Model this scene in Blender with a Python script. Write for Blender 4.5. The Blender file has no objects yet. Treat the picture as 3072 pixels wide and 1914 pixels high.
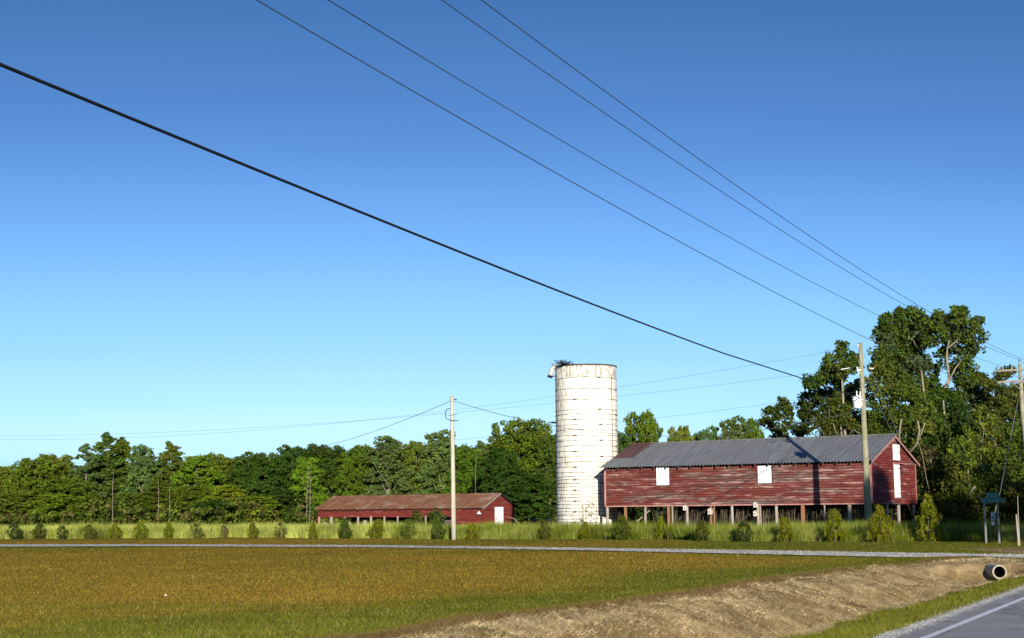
import bpy, math
import numpy as np
from mathutils import Matrix, Vector
# ------------------------------------------------------------------ camera, light, exposure
sc = bpy.context.scene
COL = sc.collection
FPX, CX, CY = 4500.0, 1536.0, 957.0
TH = math.atan((1538.6 - CY) / FPX); RHO = 0.0087
CAM = np.array([0, 0, 1.6])
_F = np.array([0, math.cos(TH), math.sin(TH)]); _U0 = np.array([0, -math.sin(TH), math.cos(TH)]); _R0 = np.array([1., 0, 0])
_R = math.cos(RHO) * _R0 - math.sin(RHO) * _U0; _U = math.cos(RHO) * _U0 + math.sin(RHO) * _R0
cd = bpy.data.cameras.new("camera"); cam = bpy.data.objects.new("camera", cd); COL.objects.link(cam)
cd.sensor_width = 36.0; cd.lens = 36.0 * FPX / 3072.0; cd.clip_start = 0.1; cd.clip_end = 5000
cam.matrix_world = Matrix([[_R[i], _U[i], -_F[i], CAM[i]] for i in range(3)] + [[0, 0, 0, 1]])
sc.camera = cam
sc.render.resolution_x = 1024; sc.render.resolution_y = 638

SUN_EL = math.radians(12.8); SDIR = np.array([.105, -.994]) / np.hypot(.105, .994)
sv = Vector((SDIR[0] * math.cos(SUN_EL), SDIR[1] * math.cos(SUN_EL), math.sin(SUN_EL)))
sd = bpy.data.lights.new("sun", 'SUN'); sd.energy = 4.6; sd.angle = math.radians(0.5); sd.color = (1.0, .93, .80)
so = bpy.data.objects.new("sun", sd); COL.objects.link(so); so.rotation_euler = sv.to_track_quat('Z', 'Y').to_euler()
so.location = (0, -40, 40)
w = bpy.data.worlds.new("World"); sc.world = w; w.use_nodes = True
nt = w.node_tree; bg = nt.nodes['Background']
sky = nt.nodes.new('ShaderNodeTexSky'); sky.sky_type = 'NISHITA'; sky.sun_disc = False
sky.sun_elevation = SUN_EL; sky.sun_rotation = math.atan2(SDIR[0], SDIR[1])
sky.air_density = 1.0; sky.dust_density = 0.3; sky.ozone_density = 2.5; sky.altitude = 0
# grade the physical sky to the deep, saturated morning blue of the place
sp_ = nt.nodes.new('ShaderNodeSeparateColor'); nt.links.new(sky.outputs[0], sp_.inputs[0])
dv = nt.nodes.new('ShaderNodeMath'); dv.operation = 'DIVIDE'; dv.inputs[1].default_value = 8.0; nt.links.new(sp_.outputs[1], dv.inputs[0])
rp = nt.nodes.new('ShaderNodeValToRGB'); nt.links.new(dv.outputs[0], rp.inputs[0])
SKY = [(1.2, (.022, .085, .28)), (2.3, (.036, .13, .37)), (2.94, (.061, .188, .48)), (3.24, (.078, .223, .552)), (3.55, (.093, .254, .631)), (3.9, (.114, .305, .716)), (4.39, (.160, .405, .90)),
       (5.0, (.218, .525, 1.02)), (5.66, (.30, .66, 1.10)), (6.37, (.376, .76, 1.15)), (7.13, (.503, .913, 1.2)), (7.42, (.61, .984, 1.22))]
while len(rp.color_ramp.elements) < len(SKY): rp.color_ramp.elements.new(.5)
for e_, (g_, c_) in zip(rp.color_ramp.elements, SKY): e_.position = g_ / 8; e_.color = (*[v / 1.25 for v in c_], 1)
vm = nt.nodes.new('ShaderNodeVectorMath'); vm.operation = 'SCALE'; vm.inputs['Scale'].default_value = 7.1
nt.links.new(rp.outputs[0], vm.inputs[0]); nt.links.new(vm.outputs[0], bg.inputs[0]); bg.inputs[1].default_value = 0.12
sc.view_settings.view_transform = 'Standard'; sc.view_settings.look = 'None'
sc.view_settings.exposure = 0.55; sc.view_settings.gamma = 1.0

# ------------------------------------------------------------------ maths helpers
def ray(px, py): return _F + (px - CX) / FPX * _R - (py - CY) / FPX * _U
def gnd(px, py, z=0.0):
    d = ray(px, py); return CAM + d * (z - CAM[2]) / d[2]
def at(px, py, Y):
    d = ray(px, py); return CAM + d * Y / d[1]
RNG = np.random.default_rng(7)
_lat = np.random.default_rng(99).random((256, 256))
def vnoise(x, y, s, o=0):
    x = np.asarray(x, float) / s + 37.3 * o + 1000; y = np.asarray(y, float) / s + 11.7 * o + 1000
    i = np.floor(x).astype(int); j = np.floor(y).astype(int); fx = x - i; fy = y - j
    fx = fx * fx * (3 - 2 * fx); fy = fy * fy * (3 - 2 * fy)
    g = lambda a, b: _lat[a % 256, b % 256]
    return (g(i, j) * (1 - fx) + g(i + 1, j) * fx) * (1 - fy) + (g(i, j + 1) * (1 - fx) + g(i + 1, j + 1) * fx) * fy
def sstep(a, b, x):
    t = np.clip((x - a) / (b - a), 0, 1); return t * t * (3 - 2 * t)

# ------------------------------------------------------------------ mesh helpers
def npmesh(name, V, F, mat, parent=None, col=None, smooth=False, matidx=None):
    V = np.asarray(V, np.float32); F = np.asarray(F, np.int32); k = F.shape[1]
    me = bpy.data.meshes.new(name)
    me.vertices.add(len(V)); me.vertices.foreach_set('co', V.ravel())
    me.loops.add(F.size); me.loops.foreach_set('vertex_index', F.ravel())
    me.polygons.add(len(F)); me.polygons.foreach_set('loop_start', np.arange(0, F.size, k, dtype=np.int32))
    me.polygons.foreach_set('loop_total', np.full(len(F), k, np.int32))
    if smooth: me.polygons.foreach_set('use_smooth', np.ones(len(F), bool))
    for m in (mat if isinstance(mat, (list, tuple)) else [mat]): me.materials.append(m)
    if matidx is not None: me.polygons.foreach_set('material_index', np.asarray(matidx, np.int32))
    if col is not None:
        a = me.color_attributes.new('tint', 'FLOAT_COLOR', 'POINT')
        c = np.ones((len(V), 4), np.float32); c[:, :3] = col; a.data.foreach_set('color', c.ravel())
    me.update(calc_edges=True)
    o = bpy.data.objects.new(name, me); COL.objects.link(o)
    if parent: o.parent = parent
    return o
class MB:
    def __init__(s): s.v = []; s.f = []
    def box(s, x0, x1, y0, y1, z0, z1):
        n = len(s.v)
        s.v += [(x, y, z) for z in (z0, z1) for y in (y0, y1) for x in (x0, x1)]
        s.f += [tuple(n + i for i in q) for q in ((0, 2, 3, 1), (4, 5, 7, 6), (0, 1, 5, 4), (2, 6, 7, 3), (0, 4, 6, 2), (1, 3, 7, 5))]
        return s
    def quad(s, a, b, c, d):
        n = len(s.v); s.v += [tuple(p) for p in (a, b, c, d)]; s.f.append((n, n + 1, n + 2, n + 3)); return s
    def tube(s, pts, rad, n=8, caps=True):
        pts = [np.asarray(p, float) for p in pts]; m = len(pts)
        if not hasattr(rad, '__len__'): rad = [rad] * m
        base = len(s.v); prev = None
        for i in range(m):
            t = pts[min(i + 1, m - 1)] - pts[max(i - 1, 0)]; t = t / (np.linalg.norm(t) + 1e-9)
            if prev is None:
                a = np.array([0, 0, 1.]) if abs(t[2]) < .9 else np.array([1., 0, 0]); u = np.cross(t, a)
            else: u = prev - t * (prev @ t)
            u /= np.linalg.norm(u); prev = u; v = np.cross(t, u)
            for k in range(n):
                a = 2 * math.pi * k / n; s.v.append(tuple(pts[i] + rad[i] * (math.cos(a) * u + math.sin(a) * v)))
        for i in range(m - 1):
            for k in range(n):
                s.f.append((base + i * n + k, base + i * n + (k + 1) % n, base + (i + 1) * n + (k + 1) % n, base + (i + 1) * n + k))
        if caps:
            s.f.append(tuple(base + k for k in range(n))[::-1]); s.f.append(tuple(base + (m - 1) * n + k for k in range(n)))
        return s
    def lathe(s, c, prof, n=16):
        return s.tube([(c[0], c[1], c[2] + z) for r, z in prof], [max(r, .001) for r, z in prof], n)
    def build(s, name, mat, parent=None, smooth=False, loc=None):
        me = bpy.data.meshes.new(name); me.from_pydata(s.v, [], s.f); me.materials.append(mat)
        if smooth: me.polygons.foreach_set('use_smooth', [len(p.vertices) == 4 for p in me.polygons])
        me.update(); o = bpy.data.objects.new(name, me); COL.objects.link(o)
        if parent: o.parent = parent
        if loc is not None: o.location = loc
        return o
def empty(name, loc, rz=0.0):
    o = bpy.data.objects.new(name, None); COL.objects.link(o); o.location = loc; o.rotation_euler = (0, 0, rz)
    o.empty_display_size = .3; return o
def tag(o, label=None, cat=None, group=None, kind=None):
    if label: o['label'] = label
    if cat: o['category'] = cat
    if group: o['group'] = group
    if kind: o['kind'] = kind
    return o
def copy_tree(o, parent=None):
    c = o.copy(); COL.objects.link(c); c.parent = parent
    for ch in list(o.children): copy_tree(ch, c)
    return c

# ------------------------------------------------------------------ materials
class NT:
    def __init__(s, name):
        s.m = bpy.data.materials.new(name); s.m.use_nodes = True; s.t = s.m.node_tree
        s.b = s.t.nodes['Principled BSDF']; s.out = s.t.nodes['Material Output']
        s.b.inputs['Roughness'].default_value = .85; s.b.inputs['Specular IOR Level'].default_value = .2
    def n(s, typ, **kw):
        x = s.t.nodes.new(typ)
        for k, v in kw.items(): setattr(x, k, v)
        return x
    def l(s, a, b): s.t.links.new(a, b)
    def geo(s): return s.n('ShaderNodeNewGeometry').outputs['Position']
    def obj(s): return s.n('ShaderNodeTexCoord').outputs['Object']
    def mapv(s, v, sc_, loc=(0, 0, 0)):
        m = s.n('ShaderNodeMapping'); m.inputs['Scale'].default_value = sc_; m.inputs['Location'].default_value = loc
        s.l(v, m.inputs[0]); return m.outputs[0]
    def noise(s, v, scale, det=4, rough=.6, col=False):
        x = s.n('ShaderNodeTexNoise'); x.inputs['Scale'].default_value = scale; x.inputs['Detail'].default_value = det
        x.inputs['Roughness'].default_value = rough; s.l(v, x.inputs['Vector']); return x.outputs['Color' if col else 'Fac']
    def ramp(s, f, stops):
        r = s.n('ShaderNodeValToRGB'); e = r.color_ramp.elements
        while len(e) < len(stops): e.new(.5)
        for i, (p, c) in enumerate(stops):
            e[i].position = p; e[i].color = (c, c, c, 1) if not hasattr(c, '__len__') else (*c, 1)
        s.l(f, r.inputs[0]); return r.outputs[0]
    def mix(s, f, a, b, mode='MIX'):
        m = s.n('ShaderNodeMix', data_type='RGBA', blend_type=mode)
        for i, x in ((0, f), (6, a), (7, b)):
            if hasattr(x, 'is_linked') or hasattr(x, 'links'): s.l(x, m.inputs[i])
            elif i == 0: m.inputs[0].default_value = x
            else: m.inputs[i].default_value = (*x, 1)
        return m.outputs[2]
    def math(s, op, a, b=0.0):
        m = s.n('ShaderNodeMath', operation=op)
        for i, x in enumerate((a, b)):
            if hasattr(x, 'links'): s.l(x, m.inputs[i])
            else: m.inputs[i].default_value = x
        return m.outputs[0]
    def color(s, c):
        if hasattr(c, 'links'): s.l(c, s.b.inputs['Base Color'])
        else: s.b.inputs['Base Color'].default_value = (*c, 1)
        return s
    def bump(s, h, st=.5, dist=.02):
        b = s.n('ShaderNodeBump'); b.inputs['Strength'].default_value = st; b.inputs['Distance'].default_value = dist
        s.l(h, b.inputs['Height']); s.l(b.outputs[0], s.b.inputs['Normal']); return s
    def set(s, **kw):
        for k, v in kw.items(): s.b.inputs[k].default_value = v
        return s
def attr_tint(M):
    a = M.n('ShaderNodeAttribute', attribute_name='tint'); return a.outputs['Color']
def foliage_mat(name, hv=.0, vv=.25, trans=.3):
    M = NT(name); c = attr_tint(M)
    inf = M.n('ShaderNodeObjectInfo')
    hs = M.n('ShaderNodeHueSaturation'); M.l(c, hs.inputs['Color'])
    M.l(M.math('ADD', M.math('MULTIPLY', inf.outputs['Random'], hv * 2), .5 - hv), hs.inputs['Hue'])
    r2 = M.math('FRACT', M.math('MULTIPLY', inf.outputs['Random'], 17.3))
    M.l(M.math('ADD', M.math('MULTIPLY', r2, vv * 2), 1 - vv), hs.inputs['Value'])
    d = M.n('ShaderNodeBsdfDiffuse'); t = M.n('ShaderNodeBsdfTranslucent'); g = M.n('ShaderNodeMixShader'); g.inputs[0].default_value = trans
    M.l(hs.outputs[0], d.inputs[0]); M.l(hs.outputs[0], t.inputs[0]); M.l(d.outputs[0], g.inputs[1]); M.l(t.outputs[0], g.inputs[2])
    M.l(g.outputs[0], M.out.inputs[0]); return M.m
M_FOL = foliage_mat('foliage', .022, .16, .28)
M_BLADE = foliage_mat('grass_blade', 0, 0, .3)
def simple(name, c, rough=.8, metal=0, var=.25, scale=6.0, vec=(1, 1, 1), spec=.2):
    M = NT(name); v = M.mapv(M.obj(), vec); n = M.noise(v, scale, 5)
    c = np.array(c); M.color(M.ramp(n, [(.3, tuple(c * (1 - var))), (.7, tuple(np.minimum(c * (1 + var), .95)))]))
    M.set(Roughness=rough, Metallic=metal); M.b.inputs['Specular IOR Level'].default_value = spec
    M.bump(n, .3, .01); return M.m
M_BARK = simple('bark', (.20, .165, .13), .95, var=.45, scale=3, vec=(4, 4, .6))
M_BARKP = simple('pale_bark', (.27, .225, .17), .95, var=.35, scale=3, vec=(4, 4, .6))
M_WHITE = simple('white_paint', (.82, .82, .80), .55, var=.04, scale=2)
M_GALV = simple('galvanised_steel', (.45, .46, .47), .45, .6, var=.15, scale=8)
M_DARK = simple('black_rubber', (.012, .012, .016), .55, var=.2)
M_WIRE = simple('wire_metal', (.05, .06, .075), .6, .0, var=.1)
M_PORC = simple('porcelain', (.72, .72, .70), .3, var=.06, spec=.5)
M_TANK = simple('painted_tank', (.80, .81, .80), .4, var=.05, spec=.4)
M_CONC = simple('concrete_pipe', (.36, .31, .23), .95, var=.3, scale=9)
M_DKWOOD = simple('dark_wood_and_shade', (.018, .016, .015), .95, var=.5, scale=3, vec=(1, 1, 6))  # near-black wood colour, also stands in for shade under the roofs
M_BIRD = simple('bleached_board', (.62, .56, .48), .9, var=.2, scale=8)
M_STICK = simple('old_sticks', (.10, .082, .055), .95, var=.6, scale=2)
M_YEL = simple('guard_yellow', (.75, .62, .12), .6, var=.1)
M_BORE = simple('shaded_stained_bore', (.03, .025, .02), 1, var=.3)  # pipe inside: dirt plus depth shade painted into the colour
M_HOLE = simple('black_hole', (.004, .004, .004), 1, var=.0)
def wood(name, a, b, vec=(6, 6, .5), green=None):
    M = NT(name); v = M.mapv(M.obj(), vec); n = M.noise(v, 2.5, 6, .7); c = M.ramp(n, [(.3, a), (.7, b)])
    if green:
        g = M.noise(M.obj(), 1.3, 3); c = M.mix(M.ramp(g, [(.45, 0.), (.62, .7)]), c, green)
    M.color(c).bump(n, .5, .01).set(Roughness=.95); return M.m
M_POLE = wood('weathered_pole', (.16, .14, .09), (.44, .40, .28), green=(.20, .22, .10))
M_POLEP = wood('bleached_pole', (.30, .27, .20), (.62, .58, .46))
M_POST = wood('grey_post', (.17, .13, .10), (.42, .36, .30))
M_POSTB = wood('brown_post', (.15, .07, .035), (.36, .18, .09))
M_POSTP = wood('pale_post', (.24, .19, .155), (.46, .39, .33))
M_RAFT = wood('dark_rafter', (.03, .015, .012), (.10, .06, .05))
M_TRIM = wood('pink_worn_trim', (.30, .07, .05), (.58, .36, .32))
def siding_mat(name, bh, wear=.5, base=(.150, .032, .025), z0=0.0, gap=.8):
    M = NT(name); o = M.obj(); sp = M.n('ShaderNodeSeparateXYZ'); M.l(o, sp.inputs[0])
    bz_ = M.math('DIVIDE', M.math('SUBTRACT', sp.outputs[2], z0 - .0005), bh)
    bid = M.math('FLOOR', bz_); fr = M.math('FRACT', bz_)
    along = M.math('ADD', sp.outputs[0], sp.outputs[1])
    def vec(sx, sb, sz):
        cb = M.n('ShaderNodeCombineXYZ'); M.l(M.math('MULTIPLY', along, sx), cb.inputs[0]); M.l(M.math('MULTIPLY', bid, sb), cb.inputs[1])
        M.l(M.math('MULTIPLY', sp.outputs[2], sz), cb.inputs[2]); return cb.outputs[0]
    reds = M.ramp(M.noise(vec(.5, 3.1, 3), 1.0, 4), [(.3, tuple(np.array(base) * .6)), (.7, tuple(np.array(base) * 1.35))])
    big = M.noise(vec(.13, .31, .1), 1.0, 3, .6); brd = M.noise(vec(.35, 7.3, .2), 1.0, 3, .6); fine = M.noise(vec(2.4, 5.3, 16), 1.0, 7, .8)
    k = M.math('ADD', M.math('ADD', M.math('MULTIPLY', big, .38), M.math('MULTIPLY', brd, .30)), M.math('MULTIPLY', fine, .32))
    lo = .60 - wear * .15
    grey = M.ramp(M.noise(vec(1.2, 7.7, 22), 1.0, 5), [(.32, (.055, .035, .032)), (.68, (.20, .135, .12))])
    c = M.mix(M.ramp(k, [(lo, 0.), (lo + .045, .9)]), reds, grey)
    f2 = M.math('ADD', M.math('MULTIPLY', M.noise(vec(1.1, 9.1, 30), 1.0, 6, .75), .65), M.math('MULTIPLY', brd, .35))
    p0 = .575 - wear * .05
    c = M.mix(M.ramp(f2, [(p0, 0.), (p0 + .05, .85)]), c, (.58, .35, .30))
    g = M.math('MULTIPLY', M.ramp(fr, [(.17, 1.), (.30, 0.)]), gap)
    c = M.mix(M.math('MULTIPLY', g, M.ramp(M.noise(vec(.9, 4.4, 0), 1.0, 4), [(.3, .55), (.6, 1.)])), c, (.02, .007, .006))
    M.color(c).bump(fine, .4, .01).set(Roughness=.75); return M.m
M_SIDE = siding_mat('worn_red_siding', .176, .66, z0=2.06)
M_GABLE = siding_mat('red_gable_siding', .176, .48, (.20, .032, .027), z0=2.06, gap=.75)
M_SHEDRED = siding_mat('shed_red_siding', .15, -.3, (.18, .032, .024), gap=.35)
def barn_roof_mat():
    M = NT('grey_corrugated_metal'); o = M.obj(); sp = M.n('ShaderNodeSeparateXYZ'); M.l(o, sp.inputs[0])
    st = M.noise(M.mapv(o, (5, .35, .35)), 1.0, 5, .65); pan = M.noise(M.mapv(o, (1.1, .12, .12)), 1.0, 2)
    c = M.ramp(st, [(.3, (.125, .13, .135)), (.7, (.235, .235, .24))]); c = M.mix(M.ramp(pan, [(.4, 0.), (.65, .5)]), c, (.17, .168, .165))
    x = M.math('ADD', sp.outputs[0], M.math('MULTIPLY', M.noise(o, 1.5, 2), .5))
    mask = M.math('MULTIPLY', M.math('LESS_THAN', x, 1.75), M.math('GREATER_THAN', sp.outputs[1], 1.6))
    c = M.mix(mask, c, M.ramp(st, [(.3, (.075, .038, .035)), (.7, (.15, .08, .07))]))
    M.color(c).set(Roughness=.55, Metallic=.25); return M.m
M_ROOF = barn_roof_mat()
def shed_roof_mat():
    M = NT('rusty_corrugated_metal'); o = M.obj(); st = M.noise(M.mapv(o, (3.5, .6, .6)), 1.0, 6, .7); b = M.noise(M.mapv(o, (.5, .8, .8)), 1.0, 4)
    c = M.ramp(st, [(.25, (.11, .045, .02)), (.55, (.225, .10, .048)), (.8, (.33, .21, .13))])
    c = M.mix(M.ramp(b, [(.5, 0.), (.75, .55)]), c, (.42, .33, .26)); M.color(c).set(Roughness=.75); return M.m
M_SROOF = shed_roof_mat()
def silo_mat():
    M = NT('whitewashed_staves'); o = M.obj(); sp = M.n('ShaderNodeSeparateXYZ'); M.l(o, sp.inputs[0])
    ang = M.math('ARCTAN2', sp.outputs[1], sp.outputs[0])
    cb = M.n('ShaderNodeCombineXYZ'); M.l(M.math('MULTIPLY', ang, 9.0), cb.inputs[0]); M.l(M.math('MULTIPLY', sp.outputs[2], .5), cb.inputs[1])
    st = M.noise(cb.outputs[0], 1.0, 6, .7)
    cb2 = M.n('ShaderNodeCombineXYZ'); M.l(M.math('MULTIPLY', ang, 16.0), cb2.inputs[0]); M.l(M.math('MULTIPLY', sp.outputs[2], 1.2), cb2.inputs[1])
    st2 = M.noise(cb2.outputs[0], 1.0, 5, .7)
    c = M.ramp(st, [(.34, (.60, .52, .36)), (.47, (.83, .79, .69)), (.8, (.87, .85, .77))])
    top = M.ramp(M.math('DIVIDE', sp.outputs[2], 13.2), [(.885, 0.), (.90, 1.)])
    lowm = M.ramp(M.math('DIVIDE', sp.outputs[2], 13.2), [(.2, .8), (.55, .0)])
    # grime on the left flank and streaks below the open rim
    left = M.ramp(M.math('DIVIDE', sp.outputs[0], 2.4), [(-.0, 1.), (.0, 1.)]) if False else M.math('MULTIPLY', M.ramp(M.math('ADD', M.math('MULTIPLY', sp.outputs[0], -.4), M.math('MULTIPLY', st2, .25)), [(.62, 0.), (.95, 1.)]), .9)
    m1 = M.math('MULTIPLY', M.ramp(st2, [(.46, 0.), (.56, .8)]), M.math('MAXIMUM', M.math('MAXIMUM', top, left), M.math('MULTIPLY', lowm, .45)))
    c = M.mix(m1, c, (.22, .18, .12)); M.color(c).bump(st2, .25, .02).set(Roughness=.85); return M.m
M_SILO = silo_mat()
M_HOOP = simple('rusty_hoop', (.11, .08, .052), .8, .2, var=.4)

# ------------------------------------------------------------------ terrain
PL = np.array([(-12, 3), (-6, 12), (-3.6, 17), (-1.5, 20.35), (-.61, 23.3), (.68, 24.8), (1.68, 26.6), (3.83, 30.5), (6.07, 35.7), (9.33, 41.7), (11.96, 44.5), (14.47, 47.6), (18, 51), (30, 75)])
PB = np.array([(-6.3, 3), (-2.1, 11), (.5, 15), (2.93, 19.4), (4.58, 23.0), (7.2, 28.5), (9.95, 33.6), (11.4, 36.5), (13.0, 39.5), (15.6, 45), (19.6, 53), (31, 75)])
XL = lambda y: np.interp(y, PL[:, 1], PL[:, 0]); XB = lambda y: np.interp(y, PB[:, 1], PB[:, 0])
XA = lambda y: 4.71 + (np.asarray(y) - 19.2) * .489
_sp = [(43, 1618), (115, 1616), (188, 1617), (265, 1617), (344, 1615), (421, 1615), (505, 1615), (588, 1616), (673, 1612), (759, 1614), (845, 1614), (938, 1616), (1032, 1616), (1125, 1615), (1222, 1616), (1318, 1618), (1420, 1618), (1637, 1618), (1751, 1617), (1868, 1620), (1985, 1616), (2108, 1623), (2233, 1625), (2364, 1625), (2504, 1625), (2646, 1626), (2788, 1624)]
CED = np.array([gnd(*p)[:2] for p in _sp])
GF = np.array([(-90, 150), (-60, 125)] + [(a_, b_ + .55) for a_, b_ in CED] + [(24.0, 72), (27, 66), (34, 62)])
def gf_y(x): return np.interp(x, GF[:, 0], GF[:, 1])
def height(x, y):
    x = np.asarray(x, float); y = np.asarray(y, float)
    xl = XL(y) + .25 * (vnoise(x, y, 1.3) - .5) * 2; xb = XB(y); D = (.50 + .35 * sstep(42, 37, y)) * sstep(43.3, 42.1, y)
    wdt = np.maximum(xb - xl, .5); t = (x - xl) / wdt
    z = np.where(t < 0, 0, np.where(t < .78, -D * (.5 - .5 * np.cos(np.pi * np.clip(t / .78, 0, 1))) , -D + (D - .14 * sstep(45, 41, y)) * sstep(.78, 1.02, t)))
    z = np.where(t > 1.02, -.14 * sstep(45, 41, y) * sstep(0, 1.6, XA(y) - x), z)
    m = (t > 0) & (t < 1)
    z = z + np.where(m, (vnoise(x, y, .45, 15) - .5) * .06 * sstep(0, .1, t) + (vnoise(x * 2, y * .8, .6, 16) - .5) * .085 * sstep(0, .1, t) + (vnoise(x, y, .9, 1) - .5) * .10 * sstep(0, .1, t) * sstep(1, .85, t) + (vnoise(x, y, .25, 4) - .5) * .09, 0) * (D > .05)
    z = z + .09 * sstep(42.3, 43.0, y) * sstep(51, 48, y) * sstep(11, 12.8, x) * sstep(19, 17.2, x)
    z = z + (vnoise(x, y, 9, 3) - .5) * .05 * sstep(60, 40, y) * (t < 0) * sstep(0, 1, xl - x)
    return z
def dirtmask(x, y):
    xl = XL(y) + .9 * (vnoise(x, y, 1.5, 5) - .5) + .35 * (vnoise(x, y, .3, 6) - .5); xb = XB(y) + .5 * (vnoise(x, y, .9, 7) - .5) + .12
    m = sstep(-.10, .25, x - xl) * sstep(.12, -.15, x - xb) * sstep(49.5, 46.5, y - .0 * x)
    m2 = sstep(18.0, 19.2, x + .8 * vnoise(x, y, .8, 8)) * sstep(53, 55, y) * sstep(64, 60, y)
    return np.clip(m + m2, 0, 1)
BROWN = np.array([.325, .212, .03]); GREEN = np.array([.165, .17, .02]); TAN = np.array([.48, .35, .17]); DTAN = np.array([.28, .19, .085])
def groundcol(x, y):
    n = vnoise(x, y, 6, 1) * .6 + vnoise(x, y, 2.2, 2) * .4
    g = .20 + .55 * sstep(34, 19, y + (vnoise(x, y, 3.5, 90) - .5) * 14) * sstep(-11, 0, x + (n - .5) * 10) + .35 * (vnoise(x, y * 3, 5, 91) - .5) + .8 * sstep(7.0, 1.0, XL(y) - x + (n - .5) * 3) * (y < 52) + (n - .5) * .75
    g = g + .45 * sstep(.55, .8, vnoise(x, y, 14, 9)) + .75 * sstep(46, 52, y) * sstep(6, 13, x) + .35 * sstep(66, 82, y) * sstep(-14, 0, x)
    g = np.clip(g, 0, 1)
    verge = sstep(0, .3, x - XB(y)) * (y < 50); g = np.maximum(g, verge)
    c = BROWN * (1 - g)[..., None] + GREEN * g[..., None]
    far = (y > gf_y(x) - 1); c = np.where(far[..., None], np.array([.16, .15, .035]), c)
    ff = (y > gf_y(x) + 22); c = np.where(ff[..., None], np.array([.20, .12, .035]), c)
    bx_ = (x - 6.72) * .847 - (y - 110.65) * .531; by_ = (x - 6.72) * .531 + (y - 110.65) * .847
    c = np.where(((bx_ > 3) & (bx_ < 20.5) & (by_ > 0) & (by_ < 10))[..., None], np.array([.035, .026, .02]), c)  # ground under the barn painted dark in place of shade
    d = dirtmask(x, y)[..., None]; q = sstep(.3, .7, vnoise(x, y, .7, 12) * .5 + vnoise(x, y, .25, 13) * .5)[..., None]
    c = c * (1 - d) + (TAN * q + DTAN * (1 - q)) * d
    return c
def grid(xs, ys):
    X, Y = np.meshgrid(xs, ys); nx = len(xs); ny = len(ys)
    i = (np.arange(ny - 1)[:, None] * nx + np.arange(nx - 1)[None]).ravel()
    return X.ravel(), Y.ravel(), np.stack([i, i + 1, i + nx + 1, i + nx], 1)
def spaced(segs):
    o = []
    for a, b, n in segs: o += list(np.linspace(a, b, n, endpoint=False))
    return np.array(o + [segs[-1][1]])
xs = spaced([(-900, -120, 14), (-120, -30, 30), (-30, -8, 44), (-8, 19, 200), (19, 60, 40), (60, 900, 14)])
ys = spaced([(-200, 8, 10), (8, 17, 12), (17, 50, 270), (50, 130, 80), (130, 260, 26), (260, 1800, 14)])
gx, gy, gfc = grid(xs, ys); gz = height(gx, gy)
def ground_mat():
    M = NT('ground_turf'); c = attr_tint(M); p = M.geo()
    n1 = M.noise(p, 5.0, 6, .75); n2 = M.noise(M.mapv(p, (.5, 2.2, 1)), .9, 4, .6)
    c = M.mix(1.0, c, M.ramp(n1, [(.25, .55), (.75, 1.35)]), 'MULTIPLY'); c = M.mix(1.0, c, M.ramp(n2, [(.3, .82), (.7, 1.18)]), 'MULTIPLY')
    M.color(c).bump(M.noise(p, 14, 5, .8), .8, .06); M.set(Roughness=1.0); M.b.inputs['Specular IOR Level'].default_value = 0
    return M.m
M_GROUND = ground_mat()
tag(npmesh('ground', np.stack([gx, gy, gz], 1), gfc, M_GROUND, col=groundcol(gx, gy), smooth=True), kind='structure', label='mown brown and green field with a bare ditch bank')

# blades: triangles, each with its own colour
def blades(name, x, y, h, wd, lean, col, mat, z=None, label=None, cat=None, kind='stuff', rng=RNG, parent=None):
    n = len(x); z = height(x, y) if z is None else z
    a = rng.uniform(0, 2 * np.pi, n); b = rng.uniform(0, 2 * np.pi, n)
    dx = np.cos(a) * wd / 2; dy = np.sin(a) * wd / 2 * .5
    P = np.stack([x, y, z - .005], 1); tip = P + np.stack([np.cos(b) * lean * h, np.sin(b) * lean * h, h], 1)
    V = np.empty((n, 3, 3)); off = np.stack([dx, dy, np.zeros(n)], 1); V[:, 0] = P - off; V[:, 1] = P + off; V[:, 2] = tip
    F = np.arange(3 * n).reshape(n, 3); C = np.repeat(col, 3, 0).reshape(n, 3, 3).copy(); C[:, :2] *= .85; C[:, 2] *= 1.12
    o = npmesh(name, V.reshape(-1, 3), F, mat, parent, col=C.reshape(-1, 3)); return tag(o, label, cat, None, kind)
def in_frame(n, y0, y1, pw=1.0, marg=1.12):
    u = RNG.random(n); y = 1 / (1 / y0 + u * (1 / y1 - 1 / y0)) if pw == 1 else y0 + u * (y1 - y0)
    x = RNG.uniform(-.3413 * marg, .3413 * marg, n) * y; return x, y
DT = np.array([(-80, 118.5), (-50, 100.5), (-29.97, 88.39), (-21.8, 85.6), (-7.54, 77.6), (2.36, 68.4), (9.75, 60.82), (14.55, 55.31), (16.5, 53.3), (18.5, 51.7)])
DB = np.array([(-80, 112), (-50, 94), (-27.64, 81.9), (-19.92, 80.0), (-7.05, 72.9), (2.22, 63.97), (8.8, 55.6), (13.25, 50.4), (14.6, 47.6), (15.6, 44.8)])
def on_drive(x, y, m=0.0): return (y < np.interp(x, DT[:, 0], DT[:, 1]) - m) & (y > np.interp(x, DB[:, 0], DB[:, 1]) + m) & (x < XA(y))
x, y = in_frame(330000, 17.5, 100)
dm = dirtmask(x, y)
ok = (x < XA(y) - .16 + .25 * (vnoise(x, y, .6, 31) - .5)) & (y < gf_y(x) + .5) & ~on_drive(x, y, .15) & (RNG.random(len(x)) > dm * .96)
x, y = x[ok], y[ok]; col = groundcol(x, y) * RNG.uniform(.45, 1.6, (len(x), 1)) * (1 + RNG.uniform(-.16, .16, (len(x), 3))) * (.8 + .4 * vnoise(x, y * 2.2, .9, 93))[:, None]
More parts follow.
